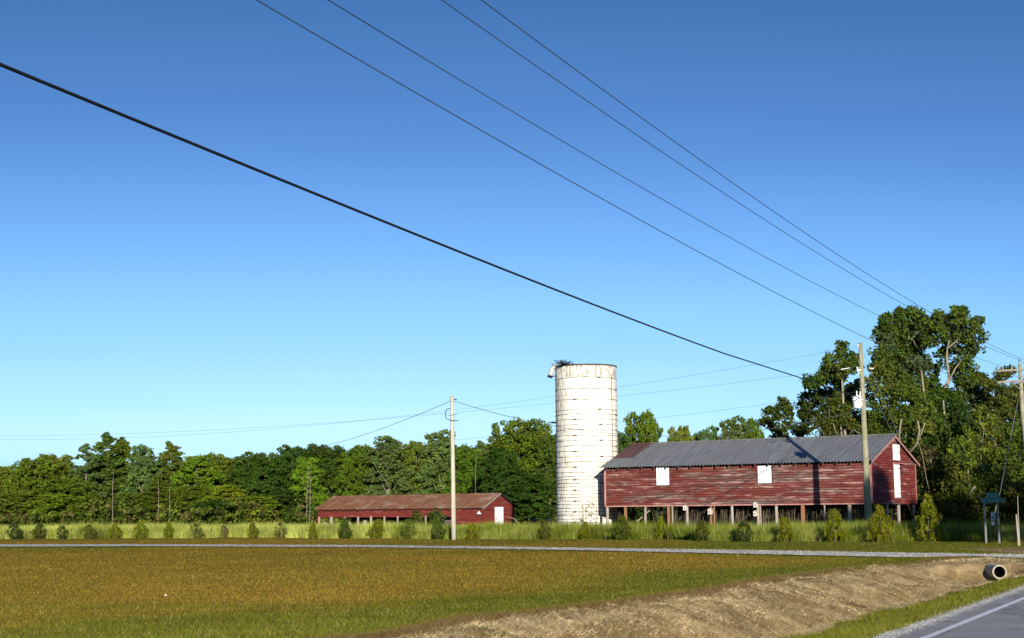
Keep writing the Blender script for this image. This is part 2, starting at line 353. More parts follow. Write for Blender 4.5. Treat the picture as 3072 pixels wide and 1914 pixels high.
straw = RNG.random(len(x)) < .05; col[straw] = np.array([.46, .33, .14]) * RNG.uniform(.7, 1.2, (straw.sum(), 1))
vg = (x > XB(y)) & (y < 50)
h = RNG.uniform(.02, .048, len(x)) * (1 + .45 * vg) * (1 + .3 * vnoise(x, y, 1.1, 22))
wd = np.maximum(.007, y / 1500 * .42)
h = h * (1 + .35 * sstep(26, 18, y)); blades('lawn_grass', x, y, h, wd, .7, col, M_BLADE, label='short mown grass of the brown and green field', cat='grass')
x, y = in_frame(2600, 17.6, 60); ok = (x < XB(y) + 1.2) & (dirtmask(x, y) < .9) & ~on_drive(x, y, -.3) & (vnoise(x, y, 1.6, 95) > .42); x, y = x[ok], y[ok]
cw = np.where(RNG.random((len(x), 1)) < .45, np.array([.62, .50, .22]), np.array([.20, .24, .03])) * RNG.uniform(.7, 1.3, (len(x), 1))
blades('lawn_weeds', x, y, RNG.uniform(.05, .11, len(x)), np.maximum(.007, y / 1500 * .35), .5, cw, M_BLADE, label='scattered weed stalks standing above the mown grass', cat='weeds')
# ragged straw hanging over the lawn edge of the bank
y = 1 / (1 / 17.5 + RNG.random(26000) * (1 / 47 - 1 / 17.5)); x = XL(y) + RNG.normal(.02, .16, len(y)); ok = np.abs(x / y) < .37; x, y = x[ok], y[ok]
cw = np.where(RNG.random((len(x), 1)) < .6, np.array([.24, .15, .06]), np.array([.12, .10, .03])) * RNG.uniform(.5, 1.4, (len(x), 1))
blades('bank_edge_straw', x, y, RNG.uniform(.04, .12, len(x)), np.maximum(.009, y / 1500 * .5), 1.0, cw, M_BLADE, label='dark straggly straw along the top edge of the ditch bank', cat='dead grass')
# dry thatch lying on the ditch bank
x, y = in_frame(420000, 17.5, 50); ok = RNG.random(len(x)) < dirtmask(x, y) * (x < XA(y)); x, y = x[ok], y[ok]
q = RNG.random((len(x), 1)); base = np.where(q < .5, np.array([.60, .45, .23]), np.where(q < .8, np.array([.26, .17, .07]), np.array([.80, .68, .42])))
base = base * (.48 + .8 * vnoise(x, y, .35, 41) + .3 * vnoise(x, y, 2.2, 42))[:, None] * (1.12 - .30 * sstep(.15, .95, (x - XL(y)) / (XB(y) - XL(y))))[:, None] * RNG.uniform(.7, 1.25, (len(x), 1))
gr = (RNG.random(len(x)) < .04 + .35 * (vnoise(x, y, 1.1, 44) > .74)); base[gr] = np.array([.15, .15, .035])
blades('ditch_thatch', x, y, RNG.uniform(.02, .065, len(x)), np.maximum(.010, y / 1500 * .6), 1.6, base, M_BLADE, label='dry brown thatch lying on the bare ditch bank', cat='dead grass')
def stones(x, y, z, r, cols):
    n = len(x); base = np.array([(1, 0, 0), (-.5, .87, 0), (-.5, -.87, 0), (0, 0, 1.1)])
    a = RNG.uniform(0, 6.28, n); R = np.stack([np.cos(a), -np.sin(a), np.sin(a), np.cos(a)], 1).reshape(n, 2, 2)
    V = base[None] * r[:, None, None] * RNG.uniform(.7, 1.3, (n, 4, 1)); V[:, :, :2] = np.einsum('nij,nkj->nki', R, V[:, :, :2])
    V += np.stack([x, y, z], 1)[:, None]; F0 = np.array([(0, 1, 3), (1, 2, 3), (2, 0, 3), (0, 2, 1)])
    F = (np.arange(n)[:, None, None] * 4 + F0[None]).reshape(-1, 3); return V.reshape(-1, 3), F, np.repeat(cols, 4, 0)
x, y = in_frame(26000, 17.5, 47); ok = (dirtmask(x, y) > .5) & (vnoise(x, y, .8, 97) > .5); x, y = x[ok], y[ok]
V, F, C_ = stones(x, y, height(x, y) - .005, np.maximum(.012, y / 1500 * .35) * RNG.uniform(.5, 1.7, len(x)), np.array([.40, .28, .14]) * RNG.uniform(.4, 1.6, (len(x), 1)))
CLODS = (V, F, C_)
# tall grass strip
def tall(n, d0, d1, x0=-62, x1=36):
    x = RNG.uniform(x0, x1, n); return x, gf_y(x) + d0 + (d1 - d0) * RNG.random(n) ** 1.7
x, y = tall(230000, 0, 15); y = y + (vnoise(x, y, 1.2, 51) - .5) * .6
_dx, _dy = x - 6.72, y - 110.65; _bx = _dx * .847 - _dy * .531; _by = _dx * .531 + _dy * .847
ok = (np.abs(x / y) < .40) & ~((_bx > -1.5) & (_bx < 21.5) & (_by > .6)); x, y = x[ok], y[ok]
hh = (.62 + .45 * vnoise(x, y, 2.5, 52) + .25 * vnoise(x, y, .6, 53)) * RNG.uniform(.6, 1.08, len(x)) * (.45 + .55 * sstep(0, 1.0, y - gf_y(x)))
n = vnoise(x, y, 3, 54) * .6 + vnoise(x, y, .8, 55) * .4
left = sstep(4, -16, x)
cg = np.array([.118, .155, .012]); cy = np.array([.42, .45, .095])
c = cg + (cy - cg) * np.clip(left * .62 + (n - .5) * 1.7, 0, 1)[:, None]; c = c * RNG.uniform(.5, 1.5, (len(x), 1)) * (.6 + .8 * vnoise(x, y * 2, .7, 57))[:, None]
sd_ = RNG.random(len(x)) < .07; c[sd_] = np.array([.48, .40, .20])
blades('tall_grass', x, y, hh, np.maximum(.02, y / 1500 * .45), .28, c, M_BLADE, label='tall unmown grass strip behind the row of young cedars', cat='tall grass')

# driveway with loose stones
def strip(name, A, B, mat, zoff, nx=90, ny=6, jit=.0, **kw):
    t = np.linspace(0, 1, nx); s = np.linspace(0, 1, ny)
    cum = lambda P: np.r_[0, np.cumsum(np.hypot(*np.diff(P, axis=0).T))]
    def samp(P): c_ = cum(P); return np.stack([np.interp(t * c_[-1], c_, P[:, i]) for i in (0, 1)], 1)
    a, b = samp(A), samp(B)
    P = a[None] * (1 - s)[:, None, None] + b[None] * s[:, None, None]
    if jit:
        d = (b - a) / np.linalg.norm(b - a, axis=1)[:, None]; r = np.random.default_rng(3)
        P[0] += d * r.uniform(-jit, jit, (nx, 1)); P[-1] += d * r.uniform(-jit, jit, (nx, 1))
    P = P.reshape(-1, 2); z = height(P[:, 0], P[:, 1]) + zoff
    i = (np.arange(ny - 1)[:, None] * nx + np.arange(nx - 1)[None]).ravel(); F = np.stack([i, i + 1, i + nx + 1, i + nx], 1)
    return np.c_[P, z], F
def gravel_mat(name, c0, c1):
    M = NT(name); p = M.geo(); v = M.n('ShaderNodeTexVoronoi'); v.inputs['Scale'].default_value = 22; M.l(p, v.inputs['Vector'])
    n = M.noise(p, 1.2, 5, .7); sep = M.n('ShaderNodeSeparateColor'); M.l(v.outputs['Color'], sep.inputs[0])
    c = M.ramp(sep.outputs[0], [(.1, c0), (.9, c1)]); c = M.mix(1.0, c, M.ramp(n, [(.3, .75), (.7, 1.15)]), 'MULTIPLY')
    M.color(c).bump(v.outputs['Distance'], 1.0, .03).set(Roughness=.95); return M.m
M_GRAV = gravel_mat('grey_gravel', (.38, .34, .27), (.72, .66, .55)); M_SHO = gravel_mat('pale_shoulder_grit', (.45, .40, .31), (.80, .74, .62))
M_STONE = NT('loose_stone').color((.5, .48, .45)).m
Ms = NT('loose_stones'); Ms.color(attr_tint(Ms)); M_STONE = Ms.m
tag(npmesh('clods', CLODS[0], CLODS[1], M_STONE, col=CLODS[2]), 'small clods of earth on the bare ditch bank', 'clods', kind='stuff')
V, F = strip('driveway', DT, DB, M_GRAV, .035, 700, 22, jit=.22); tag(npmesh('driveway', V, F, M_GRAV, smooth=True), kind='structure', label='grey gravel driveway crossing the field')
x, y = in_frame(60000, 44, 104, marg=1.2); ok = on_drive(x, y, -.15 ) ; x, y = x[ok], y[ok]
r = np.maximum(.018, y / 1500 * .30) * RNG.uniform(.6, 1.3, len(x)); c = RNG.uniform(.30, .78, (len(x), 1)) * np.array([1, .93, .80])
V, F, C_ = stones(x, y, height(x, y) + .036, r, c); tag(npmesh('driveway_stones', V, F, M_STONE, col=C_), 'loose grey stones on the gravel driveway', 'gravel', kind='stuff')
# road
yy = np.concatenate([np.linspace(-120, 15, 12), np.linspace(16, 60, 90), np.linspace(65, 420, 20)])
asA = np.stack([XA(yy), yy], 1)
nrm = np.array([.898, -.439])
def band(o0, o1, jit=0.0, seed=1, zoff=.02, rows=2):
    r = np.random.default_rng(seed); j = (vnoise(yy, yy * 0 + seed, .8, seed) - .5) * 2 * jit + r.uniform(-jit, jit, len(yy)) * .4
    rowsP = [asA + nrm * (o0 + (o1 - o0) * k / (rows - 1) + (j[:, None] if k == 0 and jit else 0)) for k in range(rows)]
    P = np.concatenate(rowsP); m = len(yy); i = (np.arange(rows - 1)[:, None] * m + np.arange(m - 1)[None]).ravel()
    return np.c_[P, np.full(len(P), zoff)], np.stack([i, i + m, i + m + 1, i + 1], 1)
def asphalt_mat():
    M = NT('asphalt'); p = M.geo(); n = M.noise(p, 60, 4, .8); b = M.noise(p, .7, 5, .6)
    c = M.ramp(n, [(.3, (.26, .245, .215)), (.7, (.46, .43, .38))]); c = M.mix(1., c, M.ramp(b, [(.3, .85), (.7, 1.1)]), 'MULTIPLY')
    vo = M.n('ShaderNodeTexVoronoi', feature='DISTANCE_TO_EDGE'); vo.inputs['Scale'].default_value = .55; wv = M.n('ShaderNodeVectorMath', operation='ADD'); M.l(p, wv.inputs[0]); M.l(M.noise(p, 1.4, 5, .7, True), wv.inputs[1]); M.l(wv.outputs[0], vo.inputs['Vector'])
    c = M.mix(M.ramp(vo.outputs['Distance'], [(.004, .75), (.012, 0.)]), c, (.06, .055, .05)); gr = M.noise(p, 7, 5, .8); c = M.mix(M.ramp(gr, [(.58, 0.), (.72, .35)]), c, (.18, .17, .15))
    M.color(c).bump(n, .6, .008).set(Roughness=.9); return M.m
V, F = band(0, 7.4, .03, 2, .02, 2); tag(npmesh('road', V, F, asphalt_mat()), kind='structure', label='grey asphalt road')
V, F = band(-.12, .12, .10, 5, .012, 3); tag(npmesh('road_shoulder', V, F, M_SHO), kind='structure', label='pale grit shoulder along the road')
sy = 1 / (1 / 17. + RNG.random(9000) * (1 / 60. - 1 / 17.)); so_ = RNG.normal(-.06, .09, len(sy)); sx = XA(sy) + nrm[0] * so_; syy = sy + nrm[1] * so_
V, F, C_ = stones(sx, syy, np.full(len(sx), .008) + np.where(so_ > 0, .01, 0), np.maximum(.008, sy / 1500 * .3) * RNG.uniform(.5, 1.3, len(sx)), RNG.uniform(.4, .75, (len(sx), 1)) * np.array([1, .95, .86]))
tag(npmesh('shoulder_grit', V, F, M_STONE, col=C_), 'loose pale grit along the asphalt edge', 'gravel', kind='stuff')
def line_mat():
    M = NT('road_paint'); p = M.geo(); n = M.noise(p, 14, 6, .85); M.color(M.ramp(n, [(.38, (.42, .41, .38)), (.47, (.84, .83, .79))])).set(Roughness=.7); return M.m
V, F = band(.40, .51, .0, 3, .026, 2)
P_ = V.copy(); P_[:, :2] += (np.random.default_rng(8).uniform(-.008, .008, (len(V), 2))); tag(npmesh('road_edge_line', P_, F, line_mat()), kind='structure', label='white edge line on the road')

# ------------------------------------------------------------------ foliage generators
def clump_leaves(cen, rad, per, size, cols, rng, flat=.8):
    n = len(cen); N = n * per
    d = rng.normal(size=(N, 3)); d /= np.linalg.norm(d, axis=1)[:, None]
    R = np.repeat(rad, per)[:, None]; P = np.repeat(cen, per, 0) + d * R * rng.uniform(.45, 1.05, (N, 1)) * np.array([1, 1, flat])
    nn = d * .7 + rng.normal(size=(N, 3)) * .55 + np.array([0, 0, .25]); nn /= np.linalg.norm(nn, axis=1)[:, None]
    a = rng.normal(size=(N, 3)); u = np.cross(nn, a); u /= np.linalg.norm(u, axis=1)[:, None]; v = np.cross(nn, u)
    s = (np.repeat(np.broadcast_to(size, n), per) * rng.uniform(.6, 1.3, N))[:, None] / 2
    V = np.empty((N, 4, 3)); V[:, 0] = P - u * s; V[:, 1] = P - v * s * .75; V[:, 2] = P + u * s; V[:, 3] = P + v * s * .75
    C = np.repeat(cols, per, 0) * rng.uniform(.75, 1.3, (N, 1)); C = np.repeat(C, 4, 0)
    return V.reshape(-1, 3), np.arange(4 * N).reshape(N, 4), C
LEAF = dict(oak=(.080, .112, .016), pine=(.092, .118, .024), lime=(.145, .185, .02), olive=(.108, .125, .022), dark=(.048, .072, .016), brown=(.14, .115, .035), cedar=(.17, .195, .012), bluish=(.085, .118, .042))
def ccols(kind, n, rng, v=.25): return np.array(LEAF[kind])[None] * rng.uniform(1 - v, 1 + v, (n, 1)) * (1 + rng.uniform(-.1, .1, (n, 3)))
def limb_mesh(pts_list, mat, parent, name='trunk'):
    mb = MB()
    for pts, rad in pts_list: mb.tube(pts, rad, 7, caps=True)
    return mb.build(name, mat, parent, smooth=True)
def make_tree(kind, H, W, seed, leaf='oak', low=.06, name='tree', size=.29, per=42):
    rng = np.random.default_rng(seed); root = empty(name, (0, 0, 0)); limbs = []
    lx, ly = rng.normal(0, .02, 2) * H
    trunk = [np.array([lx * t * t + .02 * H * math.sin(3 * t + seed), ly * t * t, H * .95 * t]) for t in np.linspace(0, 1, 8)]
    limbs.append((trunk, [max(.016 * H * (1 - t) ** .8, .02) for t in np.linspace(0, 1, 8)]))
    cen = []; rad = []
    tp = lambda z: np.array([np.interp(z, [p[2] for p in trunk], [p[i] for p in trunk]) for i in (0, 1)])
    if kind == 'pine':
        z = low * H
        while z < H * 1.0:
            t = z / H; R = W / 2 * (1 - t) ** .62 * (1 if t > .25 else .85 + .6 * t) + .18
            nb = 9 if t < .6 else 7
            for k in range(nb):
                a = rng.uniform(0, 6.28); rr = R * rng.uniform(.65, 1.15)
                if rng.random() < .06 + .14 * (t > .65): continue
                c = tp(z); tipz = z + rr * .25 + rng.uniform(-.3, .5)
                if rng.random() < .5: limbs.append(([np.array([c[0], c[1], z]), np.array([c[0] + math.cos(a) * rr * .9, c[1] + math.sin(a) * rr * .9, tipz])], [.035 + .02 * (1 - t), .012]))
                for q in ((.45, .75, 1.0) if t < .8 else (.6, 1.0)):
                    cen.append((c[0] + math.cos(a) * rr * q + rng.normal(0, .12), c[1] + math.sin(a) * rr * q + rng.normal(0, .12), z + (tipz - z) * q + rng.normal(0, .12))); rad.append(rng.uniform(.38, .66) * (1.15 - .5 * t))
            z += H * .055
        cen.append((trunk[-1][0], trunk[-1][1], H)); rad.append(.25)
    else:
        nl = 20 if kind == 'oak' else 15
        for k in range(nl):
            t = (k + .5) / nl; zz = H * (low + .14 + (.82 - low) * t ** .9)
            env = math.sin(math.pi * min(1, .22 + .72 * t)) ** .7 if kind == 'oak' else (1 - t) ** .45 * .9 + .12
            a = k * 2.4 + rng.uniform(-.4, .4); rr = W / 2 * env * rng.uniform(.35, .8); lr = W * rng.uniform(.16, .25) * (.7 + .4 * env)
            c = np.array([*(tp(zz) + rr * np.array([math.cos(a), math.sin(a)])), min(zz, H - lr * .55)])
            limbs.append(([np.array([*tp(zz * .6), zz * .6]), (np.array([*tp(zz * .6), zz * .6]) + c) / 2 + [0, 0, .1], c], [.05 + .004 * H, .04, .015]))
            m = int(11 * lr ** 1.6) + 8
            d = rng.normal(size=(m, 3)); d /= np.linalg.norm(d, axis=1)[:, None]
            pts = c + d * lr * rng.uniform(.55, 1.05, (m, 1)) * np.array([1, 1, .8]); cen += [tuple(p) for p in pts]; rad += list(rng.uniform(.28, .6, m))
        m = 60; a = rng.uniform(0, 6.28, m); rr = W / 2 * rng.uniform(.3, .95, m); cen += [tuple(p) for p in np.stack([rr * np.cos(a), rr * np.sin(a), rng.uniform(.02, .4, m) * H], 1)]; rad += list(rng.uniform(.35, .65, m))
    cen = np.array(cen); rad = np.array(rad); cc = ccols(leaf, len(cen), rng) * np.array([1.3, 1.45, 1.0])
    V, F, C = clump_leaves(cen, rad, per, size, cc, rng)
    npmesh('crown', V, F, M_FOL, root, col=C); limb_mesh(limbs, M_BARK if kind != 'gum' else M_BARKP, root)
    return root
def lobe_tree(name, label, cat, Y, lobes, trunks, leaf, seed, group=None, size=.26, per=26, dens=21., bark=None, crad=(.3, .55), shell=.5):
    """lobes: (px, py, radius_px, depth offset m) ; trunks: [( [(px,py,dY)...], r0, r1)]"""
    rng = np.random.default_rng(seed); b = trunks[0][0][0] if trunks else None
    bx = at(b[0], b[1], Y + b[2]) if b else at(lobes[0][0], 1560, Y)
    org = np.array([bx[0], Y, 0.0]); root = empty(name, org); cen = []; rad = []; cs = []; cen2 = []
    for px, py, rp, dY in lobes:
        c = at(px, py, Y + dY) - org; R = rp * 1.02 * (Y + dY) / FPX; m = max(6, int(dens * R ** 2))
        d = rng.normal(size=(m, 3)); d /= np.linalg.norm(d, axis=1)[:, None]
        p = c + d * R * (shell + (1.03 - shell) * rng.random((m, 1)) ** .6) * np.array([1, 1, .9]); p[:, 2] = np.maximum(p[:, 2], .25)
        mi = max(3, int(4.5 * R ** 2)); d = rng.normal(size=(mi, 3)); d /= np.linalg.norm(d, axis=1)[:, None]; pi_ = c + d * R * .62 * rng.random((mi, 1)) ** .5; pi_[:, 2] = np.maximum(pi_[:, 2], .3)
        cen2.append(pi_); cen.append(p); rad.append(rng.uniform(*crad, m)); lf = leaf if isinstance(leaf, str) else leaf[rng.integers(len(leaf))]
        cs.append(ccols(lf, m, rng) * rng.uniform(.85, 1.15))
    V, F, C = clump_leaves(np.concatenate(cen), np.concatenate(rad), per, size, np.concatenate(cs), rng)
    cen2 = np.concatenate(cen2); V2, F2, C2 = clump_leaves(cen2, rng.uniform(crad[0] * 1.3, crad[1] * 1.3, len(cen2)), 16, size * 1.7, ccols('dark', len(cen2), rng), rng)  # darker inner leaves paint shade into the crown core
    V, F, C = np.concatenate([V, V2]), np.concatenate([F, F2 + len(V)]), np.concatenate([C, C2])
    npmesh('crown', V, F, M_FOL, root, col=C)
    if trunks:
        L = []
        for pts, r0, r1 in trunks:
            P = [at(px, py, Y + dY) - org for px, py, dY in pts]
            L.append((P, list(np.linspace(r0, r1, len(P)))))
        L[0][0][0][2] = -.1; limb_mesh(L, bark or M_BARKP, root)
    return tag(root, label, cat, group)

# ------------------------------------------------------------------ far wood: single trees on the edge and skyline
PROT = dict(pA=make_tree('pine', 13, 6.2, 1, 'pine', name='pine_tree'), pB=make_tree('pine', 13, 5.2, 2, 'oak', name='pine_tree'), pC=make_tree('pine', 13, 7.0, 5, 'bluish', name='pine_tree'),
            oA=make_tree('oak', 12, 9.0, 3, 'oak', name='broadleaf_tree'), oB=make_tree('oak', 12, 8.2, 4, 'dark', name='broadleaf_tree'), oC=make_tree('oak', 12, 8.6, 8, 'olive', name='broadleaf_tree'),
            gA=make_tree('gum', 13, 6.5, 6, 'lime', name='slender_tree'), gB=make_tree('gum', 13, 6.5, 7, 'bluish', name='slender_tree'))
used = {}
GW = 'trees along the edge of the far wood'
def put(kind, px, py, Y, wpx, label, cat, group=GW, ry=None):
    src = PROT[kind]
    o = src if kind not in used else copy_tree(src); used[kind] = 1
    top = at(px, py, Y); H0 = 13.0 if kind[0] in 'pg' else 12.0
    W0 = dict(pA=6.2, pB=5.2, pC=7., oA=9., oB=8.2, oC=8.6, gA=6.5, gB=6.5)[kind]
    s = top[2] / H0; sw = wpx * Y / FPX / W0
    o.location = (top[0], Y, 0); o.scale = (sw, sw, s); o.rotation_euler = (0, 0, RNG.uniform(0, 6.28) if ry is None else ry)
    return tag(o, label, cat, group)
T = [ # kind, px, top py, Y, width px, label
 ('oC', 30, 1402, 226, 150, 'low bushy tree at the far left edge of the wood, left of the first cedar', 'tree'),
 ('oA', 105, 1382, 222, 160, 'rounded green tree in the far wood behind the second cedar from the left', 'tree'),
 ('oC', 170, 1366, 228, 160, 'rounded olive tree in the far wood above the third cedar from the left', 'tree'),
 ('pA', 318, 1312, 224, 175, 'tallest pointed pine of the left wood, above the fifth cedar from the left', 'pine tree'),
 ('pC', 262, 1345, 220, 130, 'shorter pine on the left flank of the tallest left pine, above the fourth cedar', 'pine tree'),
 ('pB', 362, 1325, 226, 130, 'pine on the right flank of the tallest left pine', 'pine tree'),
 ('gB', 427, 1338, 221, 110, 'thin spiky pine with a bare leading shoot, above the sixth cedar', 'pine tree'),
 ('pA', 505, 1338, 225, 150, 'conical pine standing free on the skyline above the seventh cedar', 'pine tree'),
 ('gA', 597, 1362, 219, 150, 'bright green tapering tree right of the conical pine, above the eighth cedar', 'tree'),
 ('oA', 645, 1368, 228, 130, 'round treetop in the far wood above the ninth cedar, left of a low dark gap', 'tree'),
 ('oB', 700, 1372, 230, 120, 'low dark round tree in the far wood between the ninth and tenth cedars', 'tree'),
 ('oB', 760, 1357, 226, 150, 'dark round broad tree in the far wood above the tenth cedar', 'tree'),
 ('gB', 815, 1362, 232, 70, 'narrow tree poking up in the far wood left of the tall dark oak', 'tree'),
 ('oB', 875, 1337, 228, 150, 'tall dark oak in the far wood directly left of the rusty shed roof', 'tree'),
 ('oB', 945, 1333, 232, 140, 'dark wide tree in the far wood above the left end of the rusty roof', 'tree'),
 ('gA', 925, 1366, 218, 110, 'pale feathery tree with a thin white stem beside the left end of the shed', 'tree'),
 ('oB', 1010, 1340, 230, 150, 'dark round tree rising behind the left third of the rusty roof', 'tree'),
 ('oA', 1085, 1345, 226, 140, 'dense green tree behind the rusty roof, left of the two-topped tree', 'tree'),
 ('gB', 1165, 1313, 222, 150, 'two-topped airy grey green tree behind the middle of the rusty roof', 'tree'),
 ('oC', 1248, 1327, 226, 140, 'yellow green round-headed tree left of the pale wooden pole', 'tree'),
 ('gB', 1322, 1294, 224, 130, 'tall airy blue green tree immediately left of the pale wooden pole top', 'tree'),
 ('oA', 1385, 1345, 224, 150, 'green tree in the far wood immediately right of the pale wooden pole', 'tree'),
 ('pC', 1440, 1335, 230, 120, 'tree with a brown-tinged top behind the right gable of the long shed', 'tree'),
 ('oA', 1555, 1268, 214, 200, 'tallest tree between the shed and the silo, with a lobed pale green head', 'tree'),
 ('gB', 1620, 1283, 222, 100, 'thin grey green tree between the tallest middle tree and the silo', 'tree'),
 ('oB', 1655, 1305, 210, 130, 'dark tree half hidden behind the left side of the silo', 'tree'),
 ('oB', 1500, 1345, 205, 150, 'dark green tree standing right behind the shed gable and white door', 'tree'),
 ('gB', 1860, 1300, 170, 110, 'small grey green tree immediately right of the silo above the barn roof', 'tree'),
 ('oA', 1935, 1247, 172, 130, 'broad two-lobed tree behind the left end of the grey barn roof', 'tree'),
 ('oC', 2035, 1282, 176, 100, 'small olive tree behind the barn ridge, second from the silo side', 'tree'),
 ('oC', 2080, 1303, 180, 90, 'low bushy treetop just showing above the middle of the barn ridge', 'tree'),
 ('gB', 2128, 1284, 176, 90, 'loose-headed small tree above the middle of the barn ridge', 'tree'),
 ('gB', 2200, 1254, 174, 110, 'airy tree with see-through crown behind the right half of the barn ridge', 'tree'),
 ('oA', 2250, 1268, 178, 90, 'round small tree beside the airy tree, left of the isolated leafy sapling', 'tree'),
]
for i, (k, px, py, Y, wp, lab, cat) in enumerate(T): put(k, px, py, Y, wp * 1.15, lab, cat)
# lower trees of the wood edge, each standing in front of the skyline trees
T2 = [('oC', 60, 1470, 208, 190, 'olive scrub tree at the foot of the wood near the left frame edge'), ('oA', 215, 1440, 209, 170, 'low green scrub tree under the skyline gap between third and fourth cedars'),
 ('gA', 150, 1480, 205, 130, 'small lime green scrub tree at the foot of the wood by the third cedar'), ('oC', 400, 1480, 206, 160, 'low yellowish scrub tree below the spiky pine at the wood edge'),
 ('pB', 470, 1440, 207, 120, 'small dark pine at the wood edge left of the conical pine foot'), ('oA', 560, 1460, 206, 150, 'low leafy tree at the wood edge under the bright tapering tree'),
 ('gA', 690, 1452, 204, 130, 'sparse light green young tree at the wood edge above the ninth cedar'), ('gA', 770, 1486, 203, 150, 'small bright lime tree low in the wood left of the rusty shed'),
 ('oB', 640, 1500, 202, 130, 'low brownish scrub tree at the wood edge behind the eighth and ninth cedars'), ('oB', 850, 1470, 205, 150, 'low dark tree at the wood edge just left of the shed eave'),
 ('oB', 1590, 1420, 196, 150, 'low dark tree between the white shed door and the silo foot')]
for k, px, py, Y, wp, lab in T2: put(k, px, py, Y, wp * 1.15, lab, 'tree', 'low trees at the foot of the far wood')
for pts, lab in (((( 932, 1400), (928, 1460), (926, 1520)), 'thin white tree stem by the left end of the shed roof'), (((936, 1410), (938, 1450), (935, 1490)), 'fainter white stem just right of the thin white one by the shed'), (((484, 1440), (487, 1470), (486, 1510)), 'pale bare stem under the conical pine, the left one'),
    (((518, 1455), (520, 1490), (519, 1530)), 'pale bare stem under the conical pine, the right one'), (((353, 1420), (350, 1450), (352, 1500)), 'pale trunk showing in the wood above the fifth and sixth cedars'), (((1130, 1400), (1150, 1430), (1162, 1445), (1176, 1470)), 'bare slanting grey branch before the wood above the middle of the shed'),
    (((1430, 1360), (1427, 1410), (1428, 1460)), 'pale thin trunk behind the right part of the shed roof'), (((1608, 1440), (1610, 1470), (1611, 1495)), 'short bleached trunk left of the silo'), (((1648, 1440), (1650, 1500), (1649, 1540)), 'dark slim stem close to the left side of the silo')):
    P = [at(px, py, 200) for px, py in pts]; P[-1] = P[-1] if 'slanting' in lab else np.array([P[-1][0], 200, 0]); r0 = .10
    if 'silo' in lab: P = [p_ * 1 for p_ in P]
    tag(MB().tube([(p_[0], p_[1] - 2.0, p_[2]) for p_ in P], list(np.linspace(.02, .045, len(P))), 6).build('bare_stem', M_BARK), lab, 'tree stem', 'pale stems in the wood edge')
# massed wood behind, too dense to count
def mass(name, label, spec, n, size, per, leafs, seed, rr=(.7, 1.3)):
    rng = np.random.default_rng(seed); c = spec(rng, n); cc = np.array([LEAF[leafs[i]] for i in rng.integers(0, len(leafs), n)]) * rng.uniform(.7, 1.15, (n, 1)) * (1.25 if name in ('dense_wood', 'undergrowth') else .8)
    V, F, C = clump_leaves(c, rng.uniform(*rr, n), per, size, cc, rng); o = npmesh(name, V, F, M_FOL, col=C); return tag(o, label, 'trees', None, 'stuff')
sky_px = np.array([(-400, 1400), (0, 1415), (60, 1405), (160, 1385), (215, 1405), (260, 1395), (450, 1400), (560, 1400), (700, 1392), (900, 1365), (1300, 1360), (1480, 1345), (1560, 1310), (1700, 1320), (1850, 1330), (2400, 1330), (2600, 1300), (3300, 1300)])
def wood_spec(rng, n):
    px = rng.uniform(-500, 1900, n); Y = rng.uniform(232, 250, n); top = 1.6 + (1550 - np.interp(px, sky_px[:, 0], sky_px[:, 1])) / FPX * Y
    x = (px - CX) / FPX * Y; z = top * rng.random(n) ** .8 - .4; return np.stack([x, Y, np.maximum(z, .3)], 1)
mass('dense_wood', 'dense dark green wood filling the gaps behind the edge trees', wood_spec, 3600, .65, 22, ['dark', 'oak', 'dark', 'pine'], 11)
def under_spec(rng, n):
    x = rng.uniform(-95, 14, n); Y = 199 - .02 * x + rng.uniform(-3, 8, n); z = 2.6 * rng.random(n) ** 1.2 * (.5 + vnoise(x, Y, 6, 77)); return np.stack([x, Y, np.maximum(z, .2)], 1)
mass('undergrowth', 'low leafy undergrowth along the foot of the far wood', under_spec, 1900, .36, 26, ['olive', 'oak', 'brown', 'lime', 'dark'], 12, (.4, .8))
def fill_r(rng, n):
    px = rng.uniform(1850, 3400, n); Y = rng.uniform(150, 168, n); top = 1.6 + (1532 - np.interp(px, [1850, 2250, 2420, 2560, 2900, 3000, 3400], [1375, 1370, 1330, 1250, 1225, 1200, 1180])) / FPX * Y
    return np.stack([(px - CX) / FPX * Y, Y, np.maximum(top * rng.random(n) - .3, .3)], 1)
mass('dark_thicket', 'dark woodland mass behind the barn and the right-hand grove', fill_r, 3000, .5, 24, ['dark', 'dark', 'oak'], 13)

